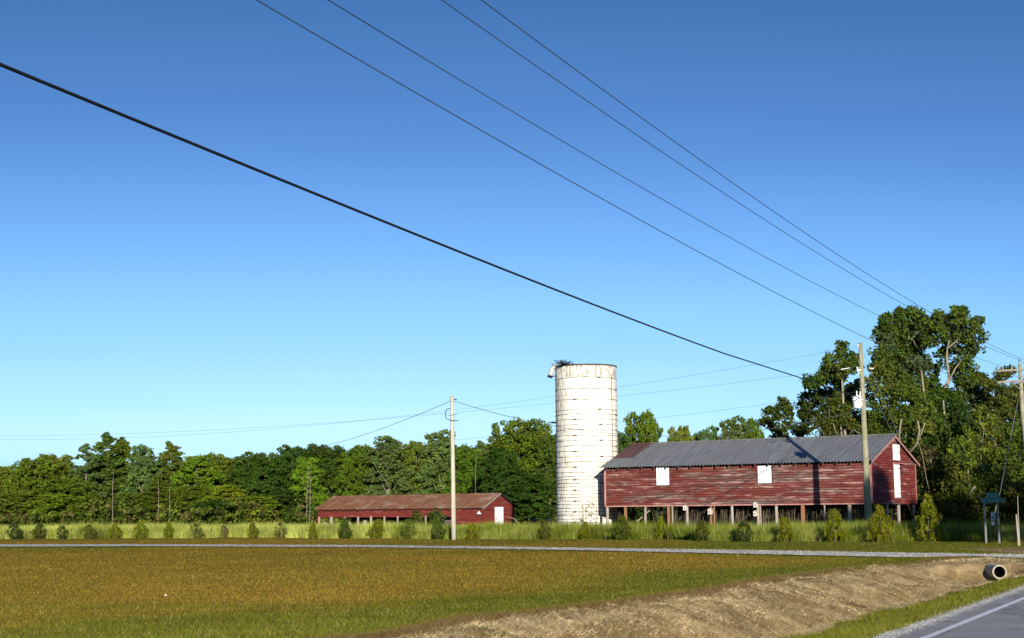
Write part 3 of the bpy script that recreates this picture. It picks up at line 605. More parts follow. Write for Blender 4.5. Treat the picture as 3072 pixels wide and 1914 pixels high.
# ------------------------------------------------------------------ right-hand grove
def under_r(rng, n):
    px = rng.uniform(2420, 3400, n); Y = np.where(px < 2760, rng.uniform(116, 126, n), rng.uniform(103, 118, n)); x = (px - CX) / FPX * Y
    z = np.where(px < 2760, 5.0, 3.6) * rng.random(n) ** 1.1 * (.5 + .9 * vnoise(x, Y, 4, 78)); return np.stack([x, Y, np.maximum(z, .2)], 1)
mass('grove_undergrowth', 'tangled bushes and vines under the grove right of the barn', under_r, 2600, .22, 26, ['olive', 'oak', 'brown', 'dark', 'oak'], 14, (.3, .6))
G = 'trees of the grove right of the barn'
def scatter(x0, x1, y0, y1, r0, r1, n, seed, d=4):
    r = np.random.default_rng(seed); return [(r.uniform(x0, x1), r.uniform(y0, y1), r.uniform(r0, r1), r.uniform(-d, d)) for _ in range(n)]
lobe_tree('cottonwood_tree', 'tallest big-headed tree of the right grove, with a forked pale trunk', 'tree', 124,
  [(2672, 985, 46, 0), (2650, 1030, 36, -1), (2715, 960, 34, 1), (2752, 958, 34, 0), (2760, 1010, 48, 1), (2705, 1040, 50, 2), (2815, 972, 30, 0), (2800, 1010, 36, -1), (2868, 958, 38, 0), (2886, 935, 16, 0), (2900, 985, 38, 0), (2925, 1015, 28, 0), (2935, 965, 12, 0), (2860, 1010, 40, 1), (2920, 1055, 24, 1), (2900, 1090, 28, 1), (2870, 1110, 32, 2),
   (2830, 1060, 24, 2), (2690, 1100, 44, 3), (2740, 1100, 46, 3), (2640, 1078, 18, -1), (2780, 1150, 34, 3), (2900, 1140, 14, 0), (2812, 945, 10, 0), (2735, 935, 14, 0), (2700, 938, 12, 0), (2660, 950, 14, 0), (2660, 1000, 40, 0), (2730, 1000, 40, 2), (2785, 985, 36, 2), (2850, 985, 38, 1), (2690, 1060, 48, 2), (2740, 1075, 44, 2), (2890, 1040, 34, 2), (2790, 1105, 34, 3), (2640, 1110, 30, 1), (2700, 1150, 46, 3), (2760, 1170, 44, 3)],
  [([(2800, 1560, 0), (2790, 1330, 0), (2812, 1200, 0), (2848, 1140, 0)], .26, .15), ([(2848, 1140, 0), (2840, 1075, 0), (2842, 1045, 0), (2880, 1015, 0)], .11, .035), ([(2848, 1140, 0), (2866, 1105, 0), (2885, 1080, 0)], .08, .03), ([(2842, 1045, 0), (2850, 1010, 0)], .08, .03),
   ([(2790, 1330, 0), (2765, 1120, 2), (2752, 1050, 1)], .12, .04), ([(2752, 1050, 1), (2740, 1020, -1)], .06, .025)], ('oak', 'oak', 'bluish'), 21, G, .25, 36, 20)
lobe_tree('poplar_tree', 'pointed yellow green tree behind the top of the barn-side utility pole', 'tree', 118,
  [(2524, 1040, 17, 0), (2512, 1062, 26, 0), (2540, 1075, 28, 0), (2490, 1085, 26, 0), (2562, 1095, 28, 0), (2520, 1100, 32, -1), (2475, 1120, 24, 0), (2440, 1140, 28, 0), (2425, 1150, 18, -1), (2500, 1130, 30, 1)],
  [([(2540, 1560, 0), (2535, 1300, 0), (2522, 1060, 0)], .2, .04)], ('oak', 'olive', 'lime'), 22, G, .23, 36, 22)
lobe_tree('shade_tree', 'very dark broad tree under the pointed one, left of the utility pole', 'tree', 122,
  [(2480, 1175, 46, 1), (2440, 1190, 32, 0), (2530, 1190, 46, 2), (2412, 1215, 20, 0), (2425, 1245, 30, 1), (2470, 1250, 40, 1), (2530, 1260, 45, 1), (2580, 1170, 40, 2), (2560, 1290, 40, 2), (2480, 1305, 30, 2), (2420, 1285, 24, 1)],
  [([(2500, 1560, 0), (2490, 1300, 0), (2480, 1180, 0)], .25, .05)], ('dark', 'dark', 'oak'), 23, G, .23, 36, 22)
lobe_tree('leafy_tree', 'medium green tree with bare white twigs, just left of the pole above the barn roof', 'tree', 114,
  [(2500, 1215, 20, 0), (2545, 1230, 24, 0), (2520, 1262, 32, 0), (2470, 1270, 24, 0), (2555, 1290, 34, 0), (2600, 1290, 30, 0), (2490, 1300, 20, 0)],
  [([(2530, 1560, 0), (2528, 1330, 0), (2520, 1260, 0)], .14, .04), ([(2528, 1330, 0), (2560, 1290, -1), (2580, 1300, -1.5)], .05, .02), ([(2528, 1330, 0), (2505, 1290, -1), (2500, 1270, -1.5)], .05, .02)], ('oak', 'olive'), 24, G, .21, 36, 22)
lobe_tree('leafy_tree', 'broad mid green tree directly right of the utility pole, over the barn gable', 'tree', 117,
  [(2640, 1060, 24, 0), (2660, 1090, 32, 0), (2635, 1120, 34, 0), (2690, 1135, 40, 0), (2650, 1180, 48, 0), (2720, 1190, 46, -1), (2640, 1240, 46, 0), (2700, 1260, 50, -1), (2760, 1215, 40, 0), (2750, 1290, 50, -1), (2660, 1305, 40, 0)],
  [([(2690, 1560, 0), (2692, 1300, 0), (2670, 1120, 0)], .24, .06), ([(2691, 1400, 0), (2698, 1300, -2.6), (2704, 1258, -3.2)], .12, .05), ([(2691, 1400, 0), (2752, 1330, -2.8), (2758, 1290, -3.3), (2753, 1262, -3.5)], .12, .05), ([(2752, 1330, -2.8), (2776, 1268, -3.6)], .07, .03)], ('oak', 'oak', 'olive'), 25, G, .22, 36, 21)
lobe_tree('leafy_tree', 'dense green tree under the bare fork of the tallest tree', 'tree', 118,
  [(2800, 1200, 40, 1), (2850, 1215, 42, 1), (2830, 1180, 24, 2), (2880, 1250, 46, 0), (2800, 1270, 46, 0), (2840, 1310, 50, -1), (2780, 1330, 40, -1)],
  [([(2840, 1560, 0), (2838, 1300, 0), (2830, 1200, 0)], .2, .05)], ('oak', 'olive', 'dark'), 26, G, .22, 36, 21)
lobe_tree('rounded_tree', 'small blue green round tree right of the bare fork', 'tree', 128,
  [(2900, 1135, 36, 0), (2930, 1165, 38, 0), (2905, 1190, 44, 0), (2945, 1130, 14, 0), (2885, 1150, 26, 0), (2940, 1220, 40, 0), (2870, 1200, 26, 0)],
  [([(2910, 1560, 0), (2910, 1200, 0)], .2, .06)], ('bluish', 'oak'), 27, G, .23, 36, 20)
lobe_tree('pine_tree', 'wind-bent dark pine with a side spray, behind the crossarm pole', 'pine tree', 125,
  [(2975, 1160, 22, 0), (2995, 1130, 16, 0), (3015, 1120, 12, 0), (3030, 1112, 10, 0), (2990, 1185, 36, 0), (2965, 1150, 16, 0), (3020, 1190, 36, 0), (3050, 1180, 30, 0), (3085, 1175, 40, 0), (2980, 1240, 50, 0), (3050, 1240, 50, 0), (3110, 1230, 50, 0)],
  [([(2990, 1560, 0), (2985, 1300, 0), (2975, 1160, 0)], .2, .04), ([(2985, 1200, 0), (3035, 1112, 0)], .06, .02)], ('dark', 'pine'), 28, G, .21, 36, 20)
lobe_tree('young_tree', 'bright lime young tree low between the bare fork and the crossarm pole', 'tree', 112,
  [(2940, 1240, 22, 0), (2960, 1270, 26, 0), (2925, 1285, 26, 0), (2965, 1310, 28, 0), (2935, 1340, 34, 0), (2970, 1360, 28, 0), (2905, 1330, 22, 0)],
  [([(2945, 1560, 0), (2943, 1400, 0), (2942, 1270, 0)], .08, .03), ([(2943, 1350, 0), (2952, 1290, -1), (2938, 1255, -1.4)], .04, .015)], ('lime', 'lime', 'olive'), 29, G, .20, 36, 22)
lobe_tree('vine_covered_tree', 'brownish vine-covered tree behind the right edge of the barn gable', 'tree', 113,
  [(2780, 1380, 40, 0), (2800, 1430, 42, 0), (2770, 1470, 36, 0), (2830, 1400, 34, 0), (2820, 1480, 36, 0), (2790, 1520, 36, 0), (2760, 1420, 26, 1)],
  [([(2800, 1560, 0), (2798, 1420, 0), (2790, 1360, -1)], .12, .04), ([(2800, 1520, 0), (2780, 1440, -3.2), (2768, 1370, -3.7), (2757, 1330, -3.8)], .035, .015)], ('brown', 'olive', 'oak'), 30, G, .18, 36, 24)
lobe_tree('leafy_tree', 'mid green tree behind the green street sign', 'tree', 108,
  [(2880, 1400, 50, 0), (2930, 1420, 45, 0), (2880, 1460, 46, 0), (2940, 1480, 46, 0), (2900, 1520, 44, 0), (2860, 1500, 40, 0), (2960, 1540, 40, 0), (2990, 1440, 36, 0), (2880, 1350, 40, 1)],
  [([(2910, 1560, 0), (2908, 1450, 0), (2900, 1380, 0)], .12, .04), ([(2909, 1510, 0), (2906, 1480, -3.2), (2924, 1460, -4.2)], .09, .05)], ('olive', 'oak', 'lime'), 31, G, .18, 36, 24)
lobe_tree('leafy_tree', 'dark green tree at the right frame edge under the crossarm pole', 'tree', 114,
  [(3020, 1310, 50, 0), (3070, 1330, 50, 0), (3010, 1370, 45, 0), (3060, 1400, 50, 0), (3020, 1460, 50, 0), (3080, 1470, 50, 0), (3040, 1530, 50, 0), (3110, 1540, 50, 0), (3130, 1380, 60, 0), (2990, 1510, 36, 0), (3120, 1290, 60, 1)],
  [([(3040, 1560, 0), (3040, 1440, 0), (3040, 1330, 0)], .18, .05)], ('dark', 'oak', 'oak'), 32, G, .20, 36, 22)
lobe_tree('isolated_tree', 'slim leafy tree with sky around it, above the barn ridge left of the grove', 'tree', 140,
  [(2345, 1205, 12, 0), (2352, 1222, 18, 0), (2372, 1235, 18, 0), (2335, 1245, 22, 0), (2305, 1228, 14, 0), (2290, 1262, 18, 0), (2320, 1275, 22, 0), (2365, 1270, 22, 0), (2390, 1285, 16, 0), (2340, 1300, 26, 0), (2400, 1300, 14, 0), (2350, 1340, 40, 0), (2320, 1330, 26, 0)],
  [([(2345, 1560, 0), (2345, 1330, 0), (2348, 1230, 0)], .14, .03)], ('oak', 'olive', 'bluish'), 33, G, .23, 36, 16)
# tall pines across the road, outside the frame, that shade the gable and the grove foot
def tall_pine(x, y, z0, z1, rx, seed, label):
    rng = np.random.default_rng(seed); root = empty('tall_pine', (x, y, 0)); n = 230
    a = rng.uniform(0, 6.28, n); t = rng.random(n); r = rx * np.sqrt(rng.random(n)) * (1 - .65 * t ** 2)
    cen = np.stack([r * np.cos(a), r * np.sin(a), z0 + (z1 - z0) * t], 1)
    V, F, C = clump_leaves(cen, rng.uniform(.5, 1.0, n), 34, .42, ccols('pine', n, rng), rng); npmesh('crown', V, F, M_FOL, root, col=C)
    limb_mesh([([(0, 0, -.1), (.1, 0, z0), (0, .1, z1 - 1)], [.28, .2, .05])], M_BARK, root); return tag(root, label, 'pine tree', 'tall pines across the road')
tall_pine(29.2, 30, 10.6, 17.6, 3.4, 61, 'tall bare-stemmed pine across the road, nearest the driveway side')
tall_pine(32.3, 30, 10.2, 20.3, 2.1, 62, 'tall bare-stemmed pine across the road, middle one of three')
tall_pine(37.6, 30, 10.0, 19.6, 2.8, 63, 'leaning bare-stemmed pine across the road, third from the field')
tall_pine(43.5, 29, 9.0, 24.0, 4.2, 64, 'tallest bare-stemmed pine across the road, farthest from the field')

# ------------------------------------------------------------------ young cedars
def make_cedar(seed, leaf, dens=1.0, cone=.8):
    rng = np.random.default_rng(seed); root = empty('young_cedar', (0, 0, 0)); n = int(230 * dens); t = rng.random(n) ** 1.1
    R = .5 * np.clip((1 - t) ** cone * 1.25, 0, 1) * (.45 + .55 * np.clip(t / .22, 0, 1)) * (.75 + .5 * vnoise(t * 3, t * 0, .3, seed)); a = rng.uniform(0, 6.28, n)
    R = R * (1 + .25 * np.sin(a * 2 + seed) + .18 * np.sin(a * 3 + t * 9 + seed)) + .035; rr = R * np.sqrt(rng.uniform(.25, 1, n))
    cen = np.stack([rr * np.cos(a) + .10 * (t - .3) * math.sin(seed * 2), rr * np.sin(a), .04 + .95 * t], 1); mx = np.array(LEAF['brown'])
    cc = ccols(leaf, n, rng, .45) * .9; k = rng.random(n) < .10; cc[k] = mx * 1.3
    V, F, C = clump_leaves(cen, rng.uniform(.05, .10, n), 24, .05, cc, rng, 1.1); npmesh('foliage', V, F, M_FOL, root, col=C)
    MB().tube([(0, 0, -.1), (.01, 0, .9)], [.018, .006], 6).build('stem', M_BARK, root); return root
CP = dict(a=make_cedar(1, 'cedar', .9, .55), b=make_cedar(2, 'olive', .7, .42), c=make_cedar(3, 'cedar', .85, .7), d=make_cedar(4, 'brown', .4, .5), e=make_cedar(5, 'oak', 1.2, .5), f=make_cedar(6, 'dark', .75, .38))
SH = [(43, 1573, 1618, 38, 'f', 'rounded dark young cedar, first from the left in the roadside row'), (115, 1573, 1616, 38, 'e', 'young cedar second from the left, squat and leaning left'),
 (188, 1579, 1617, 28, 'f', 'thin young cedar with a lopsided crown, third from the left'), (265, 1575, 1617, 34, 'b', 'bushy olive young cedar, fourth from the left'),
 (344, 1570, 1615, 34, 'c', 'yellow-tinged young cedar, fifth from the left'), (421, 1562, 1615, 38, 'c', 'pointed young cedar with a tall leader, sixth from the left'),
 (505, 1565, 1615, 32, 'c', 'narrow two-tiered young cedar, seventh from the left'), (588, 1572, 1616, 34, 'b', 'open young cedar with a wide foot, eighth from the left'),
 (673, 1577, 1612, 28, 'd', 'half-dead brown sparse young cedar, ninth from the left'), (759, 1567, 1614, 32, 'c', 'yellow green young cedar with a crooked top, tenth from the left'),
 (845, 1570, 1614, 36, 'd', 'golden brown young cedar, eleventh from the left'), (938, 1568, 1616, 32, 'a', 'slim egg-shaped young cedar just left of the shed posts, twelfth from the left'),
 (1032, 1558, 1616, 42, 'e', 'full pointed young cedar before the third shed post'), (1125, 1560, 1615, 42, 'a', 'leafy young cedar before the middle of the open shed'),
 (1222, 1562, 1616, 40, 'b', 'ragged young cedar before the brush-covered part of the shed'), (1318, 1552, 1618, 40, 'e', 'young cedar immediately left of the pale wooden pole'),
 (1420, 1572, 1618, 40, 'a', 'young cedar right of the pale pole, before the solid red shed wall'), (1637, 1566, 1618, 38, 'b', 'low young cedar standing left of the silo foot'),
 (1751, 1568, 1617, 38, 'a', 'low young cedar straight before the silo foot'), (1868, 1550, 1620, 42, 'e', 'tall slanting dark young cedar under the left end of the barn'),
 (1985, 1552, 1616, 38, 'a', 'columnar young cedar below the first white barn window'), (2108, 1565, 1623, 42, 'e', 'small dense young cedar between the two barn windows'),
 (2233, 1568, 1625, 50, 'f', 'round ball-shaped young cedar left of the second barn window'), (2364, 1555, 1625, 52, 'a', 'rounded young cedar beside the tall orange brown barn post'),
 (2504, 1533, 1625, 60, 'a', 'conical young cedar left of the utility pole foot'), (2646, 1520, 1626, 66, 'c', 'conical yellow green young cedar right of the utility pole foot'),
 (2788, 1492, 1624, 86, 'c', 'largest yellow green young cedar, right of the barn gable')]
ucd = set()
for px, pt, pb, wp, k, lab in SH:
    o = CP[k] if k not in ucd else copy_tree(CP[k]); ucd.add(k); g = gnd(px, pb); t = at(px, pt, g[1]); s = wp * g[1] / FPX * 1.0
    o.location = (g[0], g[1], 0); o.scale = (s, s, t[2] / .97); o.rotation_euler = (RNG.normal(0, .05), RNG.normal(0, .07), RNG.uniform(0, 6.28)); tag(o, lab, 'young cedar', 'young cedars planted in a row')

# ------------------------------------------------------------------ barn
AB = .5603
def frame(P_right, ang, L): # origin at left front corner, local x to the right corner, local y into depth
    return np.array([P_right[0] - math.cos(ang) * L, P_right[1] + math.sin(ang) * L, 0.0])
def local(org, ang, P):
    d = np.asarray(P) - org; c, s = math.cos(ang), math.sin(ang); return np.array([d[0] * c - d[1] * s, d[0] * s + d[1] * c, d[2]])
def on_plane(org, ang, px, py, axis, val):
    r = ray(px, py); a = local(org, ang, CAM); b = local(org, ang, CAM + r); d = b - a; return a + d * (val - a[axis]) / d[axis]
L, W_, ZB, ZE, ZR = 20.04, 9.63, 2.06, 4.93, 6.66
OB = frame((23.7, 100.0), AB, L)
barn = empty('red_barn', OB, -AB); tag(barn, 'long weathered red barn raised on posts under a grey corrugated roof', 'barn')
def siding(name, L, z0, bh, mat, parent, n=None, prof=None, axis='x', face=0.0, sgn=-1, zt=None):
    """lap boards; prof(z)->(u0,u1) limits each board; face = coordinate of wall plane, boards stick out along sgn"""
    mb = MB(); k = 0; z = z0
    while z < zt - .01:
        z2 = min(z + bh, zt); a0, a1 = prof(z); b0, b1 = prof(z2)
        o1, o2 = face + sgn * .034, face + sgn * .006
        def P(u, o, zz): return (u, o, zz) if axis == 'x' else (o, u, zz)
        mb.quad(P(a0, o1, z), P(a1, o1, z), P(b1, o2, z2), P(b0, o2, z2)); mb.quad(P(a0, face, z), P(a1, face, z), P(a1, o1, z), P(a0, o1, z)); z = z2
    return mb.build(name, mat, parent)
sl = (ZR - ZE) / (W_ / 2)
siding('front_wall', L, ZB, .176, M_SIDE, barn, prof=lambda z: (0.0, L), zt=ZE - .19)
def gprof(z):
    if z <= ZE: return (0.0, W_)
    h_ = (z - ZE) / sl; return (min(h_, W_ / 2), max(W_ - h_, W_ / 2))
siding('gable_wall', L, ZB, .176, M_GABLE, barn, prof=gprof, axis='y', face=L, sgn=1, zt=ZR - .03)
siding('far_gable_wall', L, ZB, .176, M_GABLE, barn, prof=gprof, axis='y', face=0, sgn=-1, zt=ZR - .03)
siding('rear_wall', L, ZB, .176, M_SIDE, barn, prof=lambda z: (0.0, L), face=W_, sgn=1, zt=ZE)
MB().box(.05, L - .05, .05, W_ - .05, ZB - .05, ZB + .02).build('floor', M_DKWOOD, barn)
def corr_roof(name, L, W, ze, zr, oe, og, mat, parent, per=.24, amp=.034):
    s = (zr - ze) / (W / 2); step = per / 6; n = int((L + 2 * og) / step) + 1; X = np.linspace(-og, L + og, n); zz = amp * np.sin(X * 2 * np.pi / per)
    ysF = np.linspace(-oe, W / 2, 5); ysB = np.linspace(W / 2, W + oe, 5); V = []; F = []
    for ysd, sg in ((ysF, 1), (ysB, -1)):
        b = len(V) * n
        for q in ysd:
            h_ = zr - s * abs(q - W / 2) + .06; sag = .03 * vnoise(X, X * 0 + q, 3.0, 66)
            V.append(np.stack([X, np.full(n, q), h_ + zz - sag], 1))
        for r_ in range(len(ysd) - 1):
            i = b + r_ * n + np.arange(n - 1); F.append(np.stack([i, i + 1, i + n + 1, i + n], 1))
    return npmesh(name, np.concatenate(V), np.concatenate(F), mat, parent)
rf = corr_roof('roof', L, W_, ZE, ZR, .45, .28, M_ROOF, barn)
mb = MB(); mb.tube([(-.3, W_ / 2, ZR + .10), (L + .3, W_ / 2, ZR + .10)], .055, 6); mb.build('ridge_cap', M_ROOF, barn)
for k in range(21):
    xx = .25 + k * (L - .5) / 20; mb = MB(); ya, yb = -.42, .1; za = ZE + sl * ya - .13; zb = ZE + sl * yb - .13
    mb.quad((xx - .03, ya, za), (xx + .03, ya, za), (xx + .03, ya, za + .13), (xx - .03, ya, za + .13)); mb.quad((xx - .03, ya, za), (xx - .03, yb, zb), (xx + .03, yb, zb), (xx + .03, ya, za))
    mb.quad((xx - .03, ya, za), (xx - .03, ya, za + .13), (xx - .03, yb, zb + .13), (xx - .03, yb, zb)); mb.quad((xx + .03, ya, za), (xx + .03, yb, zb), (xx + .03, yb, zb + .13), (xx + .03, ya, za + .13))
    mb.build('rafter_tail', M_RAFT, barn)
# bargeboards, corner boards and sill
for nm, sg in (('bargeboard', 1), ('bargeboard', -1)):
    mb = MB(); y0 = -.45 if sg == 1 else W_ + .45; zA = ZR - sl * abs(y0 - W_ / 2)
    for xx in (L + .22,):
        mb.quad((xx, y0, zA - .14), (xx, W_ / 2, ZR - .14), (xx, W_ / 2, ZR + .05), (xx, y0, zA + .05)); mb.quad((xx + .03, y0, zA - .14), (xx + .03, W_ / 2, ZR - .14), (xx + .03, W_ / 2, ZR + .05), (xx + .03, y0, zA + .05))
        mb.quad((xx, y0, zA - .14), (xx + .03, y0, zA - .14), (xx + .03, W_ / 2, ZR - .14), (xx, W_ / 2, ZR - .14))
    mb.build(nm, M_TRIM, barn)
for (a, b, c, d) in ((-.05, .09, -.06, -.035), (L - .08, L + .05, -.06, -.036), (L + .036, L + .06, -.035, .10), (L + .036, L + .06, W_ - .1, W_ + .04)):
    MB().box(a, b, c, d, ZB - .02, ZE - .02).build('corner_board', M_TRIM, barn)
MB().box(.0, L, -.045, .04, ZB - .09, ZB - .004).build('sill_board', M_TRIM, barn); MB().box(L - .04, L + .045, .06, W_ - .06, ZB - .09, ZB - .004).build('sill_board', M_GABLE, barn)
def panel_front(name, x0, y0, x1, y1, mat, fmat):
    a = on_plane(OB, AB, x0, y0, 1, 0); b = on_plane(OB, AB, x1, y1, 1, 0); xa, xb = a[0], b[0]; za, zb = b[2], a[2]
    fr = MB(); fr.box(xa - .05, xb + .05, -.055, -.034, za - .05, zb + .05).build('window_frame', fmat, o := MB().box(xa, xb, -.075, -.056, za, zb).build(name, mat, barn)); return o
panel_front('window_board', 1970, 1403, 2009, 1455, M_WHITE, M_DKWOOD); panel_front('window_board', 2274, 1398, 2316, 1449, M_WHITE, M_DKWOOD)
def gable_rect(x0, y0, x1, y1): a = on_plane(OB, AB, x0, y0, 0, L); b = on_plane(OB, AB, x1, y1, 0, L); return a[1], b[1], b[2], a[2]
def old_white():
    M = NT('chipped_white_paint'); o = M.obj(); n = M.noise(M.mapv(o, (3, 3, 2)), 4, 6, .75); M.color(M.ramp(n, [(.30, (.25, .20, .17)), (.36, (.84, .84, .82))])).set(Roughness=.6); return M.m
M_OLDW = old_white()
a, b, c, d = gable_rect(2676, 1332, 2698, 1382); hat = MB().box(L + .036, L + .07, a, b, c, d).build('loft_hatch', M_OLDW, barn)
MB().box(L + .071, L + .09, b - .12, b - .08, (c + d) / 2 - .1, (c + d) / 2 + .05).build('latch', M_DARK, hat)
a, b, c, d = gable_rect(2679, 1392, 2700, 1493); dr = MB().box(L + .036, L + .07, a, b, c, d).build('door', M_OLDW, barn)
MB().box(L + .071, L + .085, b - .34, b - .04, d - .32, d - .29).build('hinge', M_DARK, dr); MB().box(L + .071, L + .085, b - .34, b - .04, c + .25, c + .28).build('hinge', M_DARK, dr)
MB().box(L + .02, L + .20, a - .1, b + .7, d + .03, d + .09).build('door_hood', M_TRIM, barn)
# posts: px list along the front
def fx(px, py=1540): return on_plane(OB, AB, px, py, 1, 0.1)[0]
for px, wd_, mt in ((1822, .22, M_POSTP), (1876, .22, M_POSTB), (1936, .18, M_POST), (2005, .24, M_POSTB), (2017, .13, M_POST), (2061, .2, M_POSTP), (2133, .17, M_POSTB), (2142, .14, M_POSTB), (2196, .2, M_POSTP), (2274, .2, M_POSTP), (2281, .12, M_POST), (2329, .2, M_POSTP), (2408, .30, M_POSTB), (2474, .12, M_POST), (2549, .27, M_POST), (2612, .2, M_POST)):
    q = fx(px); j = RNG.uniform(-.04, .04); MB().tube([(q + j, .12, -.2), (q, .12, ZB - .09)], [wd_ * .52, wd_ * .5], 7).build('post', mt, barn)
for q, dd in ((3.5, 0), (6.0, 0), (9.4, 0)):
    MB().tube([(L - .15, q, -.2), (L - .15, q, ZB - .09)], .12, 7).build('post', M_POST, barn)
for xx in np.linspace(.4, L - .8, 9):
    for q in (3.6, 6.6, 9.3): MB().tube([(xx, q, -.2), (xx, q, ZB - .05)], .11, 6).build('post', M_DKWOOD, barn)  # inner posts coloured near-black to deepen the under-barn shade
MB().tube([(L - .15, 8.1, ZB - .1), (L - .15, 9.35, .95)], .06, 6).build('brace', M_POSTB, barn)
MB().tube([(2.3, .5, .9), (3.4, 1.1, ZB - .1)], .05, 6).build('brace', M_POST, barn)
# added near-black board wall standing in for shade under the barn (open towards the left end)
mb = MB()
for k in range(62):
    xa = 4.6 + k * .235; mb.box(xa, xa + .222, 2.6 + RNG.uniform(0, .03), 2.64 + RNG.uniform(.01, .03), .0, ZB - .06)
mb.build('dark_panel', M_DKWOOD, barn)
mb = MB()
for k in range(420):
    xa = RNG.uniform(3.6, L - .4); yq = RNG.uniform(.5, 2.2); r = RNG.uniform(.012, .032); dx = RNG.normal(0, .22)
    mb.tube([(xa, yq, 0), (xa + dx * .5 + RNG.normal(0, .04), yq + .1, 1.0), (xa + dx, yq + .25, RNG.uniform(1.75, 2.03))], [r, r * .9, r * .6], 4, caps=False)
o = mb.build('stored_sticks', M_STICK); o.location = OB; o.rotation_euler = (0, 0, -AB); tag(o, 'dark upright sticks and branches stored under the barn', 'sticks', kind='stuff')
MB().box(.35, 1.15, 1.2, 1.26, .0, ZB - .08).build('dark_panel', M_DKWOOD, barn)
# birdhouses on the posts
def birdhouse(px, py, label, n=1, s=.24):
    p = on_plane(OB, AB, px, py, 1, -.12); Pw = np.array([OB[0] + p[0] * math.cos(AB) + p[1] * math.sin(AB), OB[1] - p[0] * math.sin(AB) + p[1] * math.cos(AB), p[2]])
    r = empty('birdhouse', Pw, -AB); tag(r, label, 'birdhouse', 'birdhouses on the barn posts')
    b_ = MB().box(-s / 2, s / 2, -s / 2, s / 2, -s * .7, s * .55).build('box', M_BIRD, r)
    MB().tube([(0, -s / 2 - .003, -.02), (0, -s / 2 + .02, -.02)], .05, 10).build('entrance_hole', M_HOLE, b_)
    m = MB(); m.quad((-s * .75, -s * .75, s * .45), (0, -s * .75, s * .95), (0, s * .6, s * .95), (-s * .75, s * .6, s * .45)); m.quad((0, -s * .75, s * .95), (s * .75, -s * .75, s * .45), (s * .75, s * .6, s * .45), (0, s * .6, s * .95))
    m.quad((-s * .5, -s * .505, s * .5), (s * .5, -s * .505, s * .5), (.02, -s * .505, s * .93), (-.02, -s * .505, s * .93)); m.build('roof', M_BIRD, r)
birdhouse(2056, 1524, 'pale birdhouse on the post left of the middle of the barn'); birdhouse(2131, 1535, 'pale birdhouse on the paired brown posts', s=.27)
birdhouse(2267, 1515, 'upper of two pale birdhouses on the post below the second window'); birdhouse(2267, 1541, 'lower of two pale birdhouses on the post below the second window')
for px, py, lab, sc_ in ((1783, 1560, 'white upright block at the silo foot, nearest the silo', (.22, .2, .75)), (1812, 1556, 'broken white block against the barn corner post', (.3, .22, .95)), (1831, 1562, 'small white block right of the barn corner post', (.2, .2, .6))):
    g = at(px, py, 108); m = MB(); w2, d2, h2 = sc_
    m.lathe((0, 0, 0), [(w2 * .75, 0), (w2 * .72, h2 * .5), (w2 * .6, h2 * .8), (w2 * .5, h2), (.0, h2 + .02)], 5)
    o = m.build('concrete_block', M_BIRD); o.location = (g[0], 108, 0); o.scale = (1, .7, 1); tag(o, lab, 'block', 'white blocks by the silo foot')

# ------------------------------------------------------------------ silo
SC = (5.68, 115.8); SR = 2.375; HS = 12.74
silo = empty('silo', (SC[0], SC[1], 0)); tag(silo, 'tall whitewashed stave silo with rusty hoops and an open top', 'silo')
n = 96; zs = [0, 3, 6, 9, 11.7, HS]; V = []; F = []
for z in zs:
    for k in range(n): a = 2 * math.pi * k / n; V.append((SR * math.cos(a), SR * math.sin(a), z))
for z in (HS, 9.0):
    for k in range(n): a = 2 * math.pi * k / n; V.append(((SR - .14) * math.cos(a), (SR - .14) * math.sin(a), z))
for r in range(len(zs) + 1):
    for k in range(n): F.append((r * n + k, r * n + (k + 1) % n, (r + 1) * n + (k + 1) % n, (r + 1) * n + k))
npmesh('wall', V, F, M_SILO, silo, smooth=False)
hoops = [11.92, 11.05, 10.24, 9.45, 9.1, 8.7, 8.3, 7.9, 7.46, 7.08, 6.66, 6.24, 5.84, 5.42, 5.04, 4.64, 4.32, 4.08, 3.82, 3.54, 3.27, 3.0, 2.73, 2.45, 2.19, 1.92, 1.65, 1.38, 1.1, .84, .6]
for i, z in enumerate(hoops):
    z = (z - 1.6) * .985 + 1.6; pts = []; rr = []
    for k in range(73):
        a = 2 * math.pi * k / 72; pts.append(((SR + .02) * math.cos(a), (SR + .02) * math.sin(a), z + .018 * math.sin(3 * a + i * 2) + RNG.normal(0, .004))); rr.append(.011 + .013 * RNG.random() * (.5 + vnoise(a * 3, i, 1, 3)))
    m = MB().tube(pts, rr, 4, caps=False); a = -1.2 + .9 * math.sin(i * 2.1); m.box(*(lambda cx_, cy_: (cx_ - .13, cx_ + .13, cy_ - .04, cy_ + .04, z - .05, z + .05))((SR + .03) * math.cos(a), (SR + .03) * math.sin(a))); m.build('hoop', M_HOOP, silo)
pts = [(SR * 1.0 * math.cos(2 * math.pi * k / 48), SR * math.sin(2 * math.pi * k / 48), HS + .0) for k in range(49)]; MB().tube(pts, .06, 5, caps=False).build('rim', M_HOOP, silo)
a = -.68; MB().tube([((SR + .05) * math.cos(a), (SR + .05) * math.sin(a), .3), ((SR + .05) * math.cos(a), (SR + .05) * math.sin(a), HS - .9)], .018, 5).build('conduit', M_HOOP, silo)
for z0_, z1_, a in ((2.2, 5.0, -1.02), (1.2, 5.6, -.93), (2, 4.2, -1.2), (.6, 2.6, -1.35), (.8, 2.2, -1.8)):
    MB().tube([((SR + .012) * math.cos(a), (SR + .012) * math.sin(a), z0_), ((SR + .012) * math.cos(a + .01), (SR + .012) * math.sin(a + .01), z1_)], .016, 4).build('crack_strip', M_HOOP, silo)
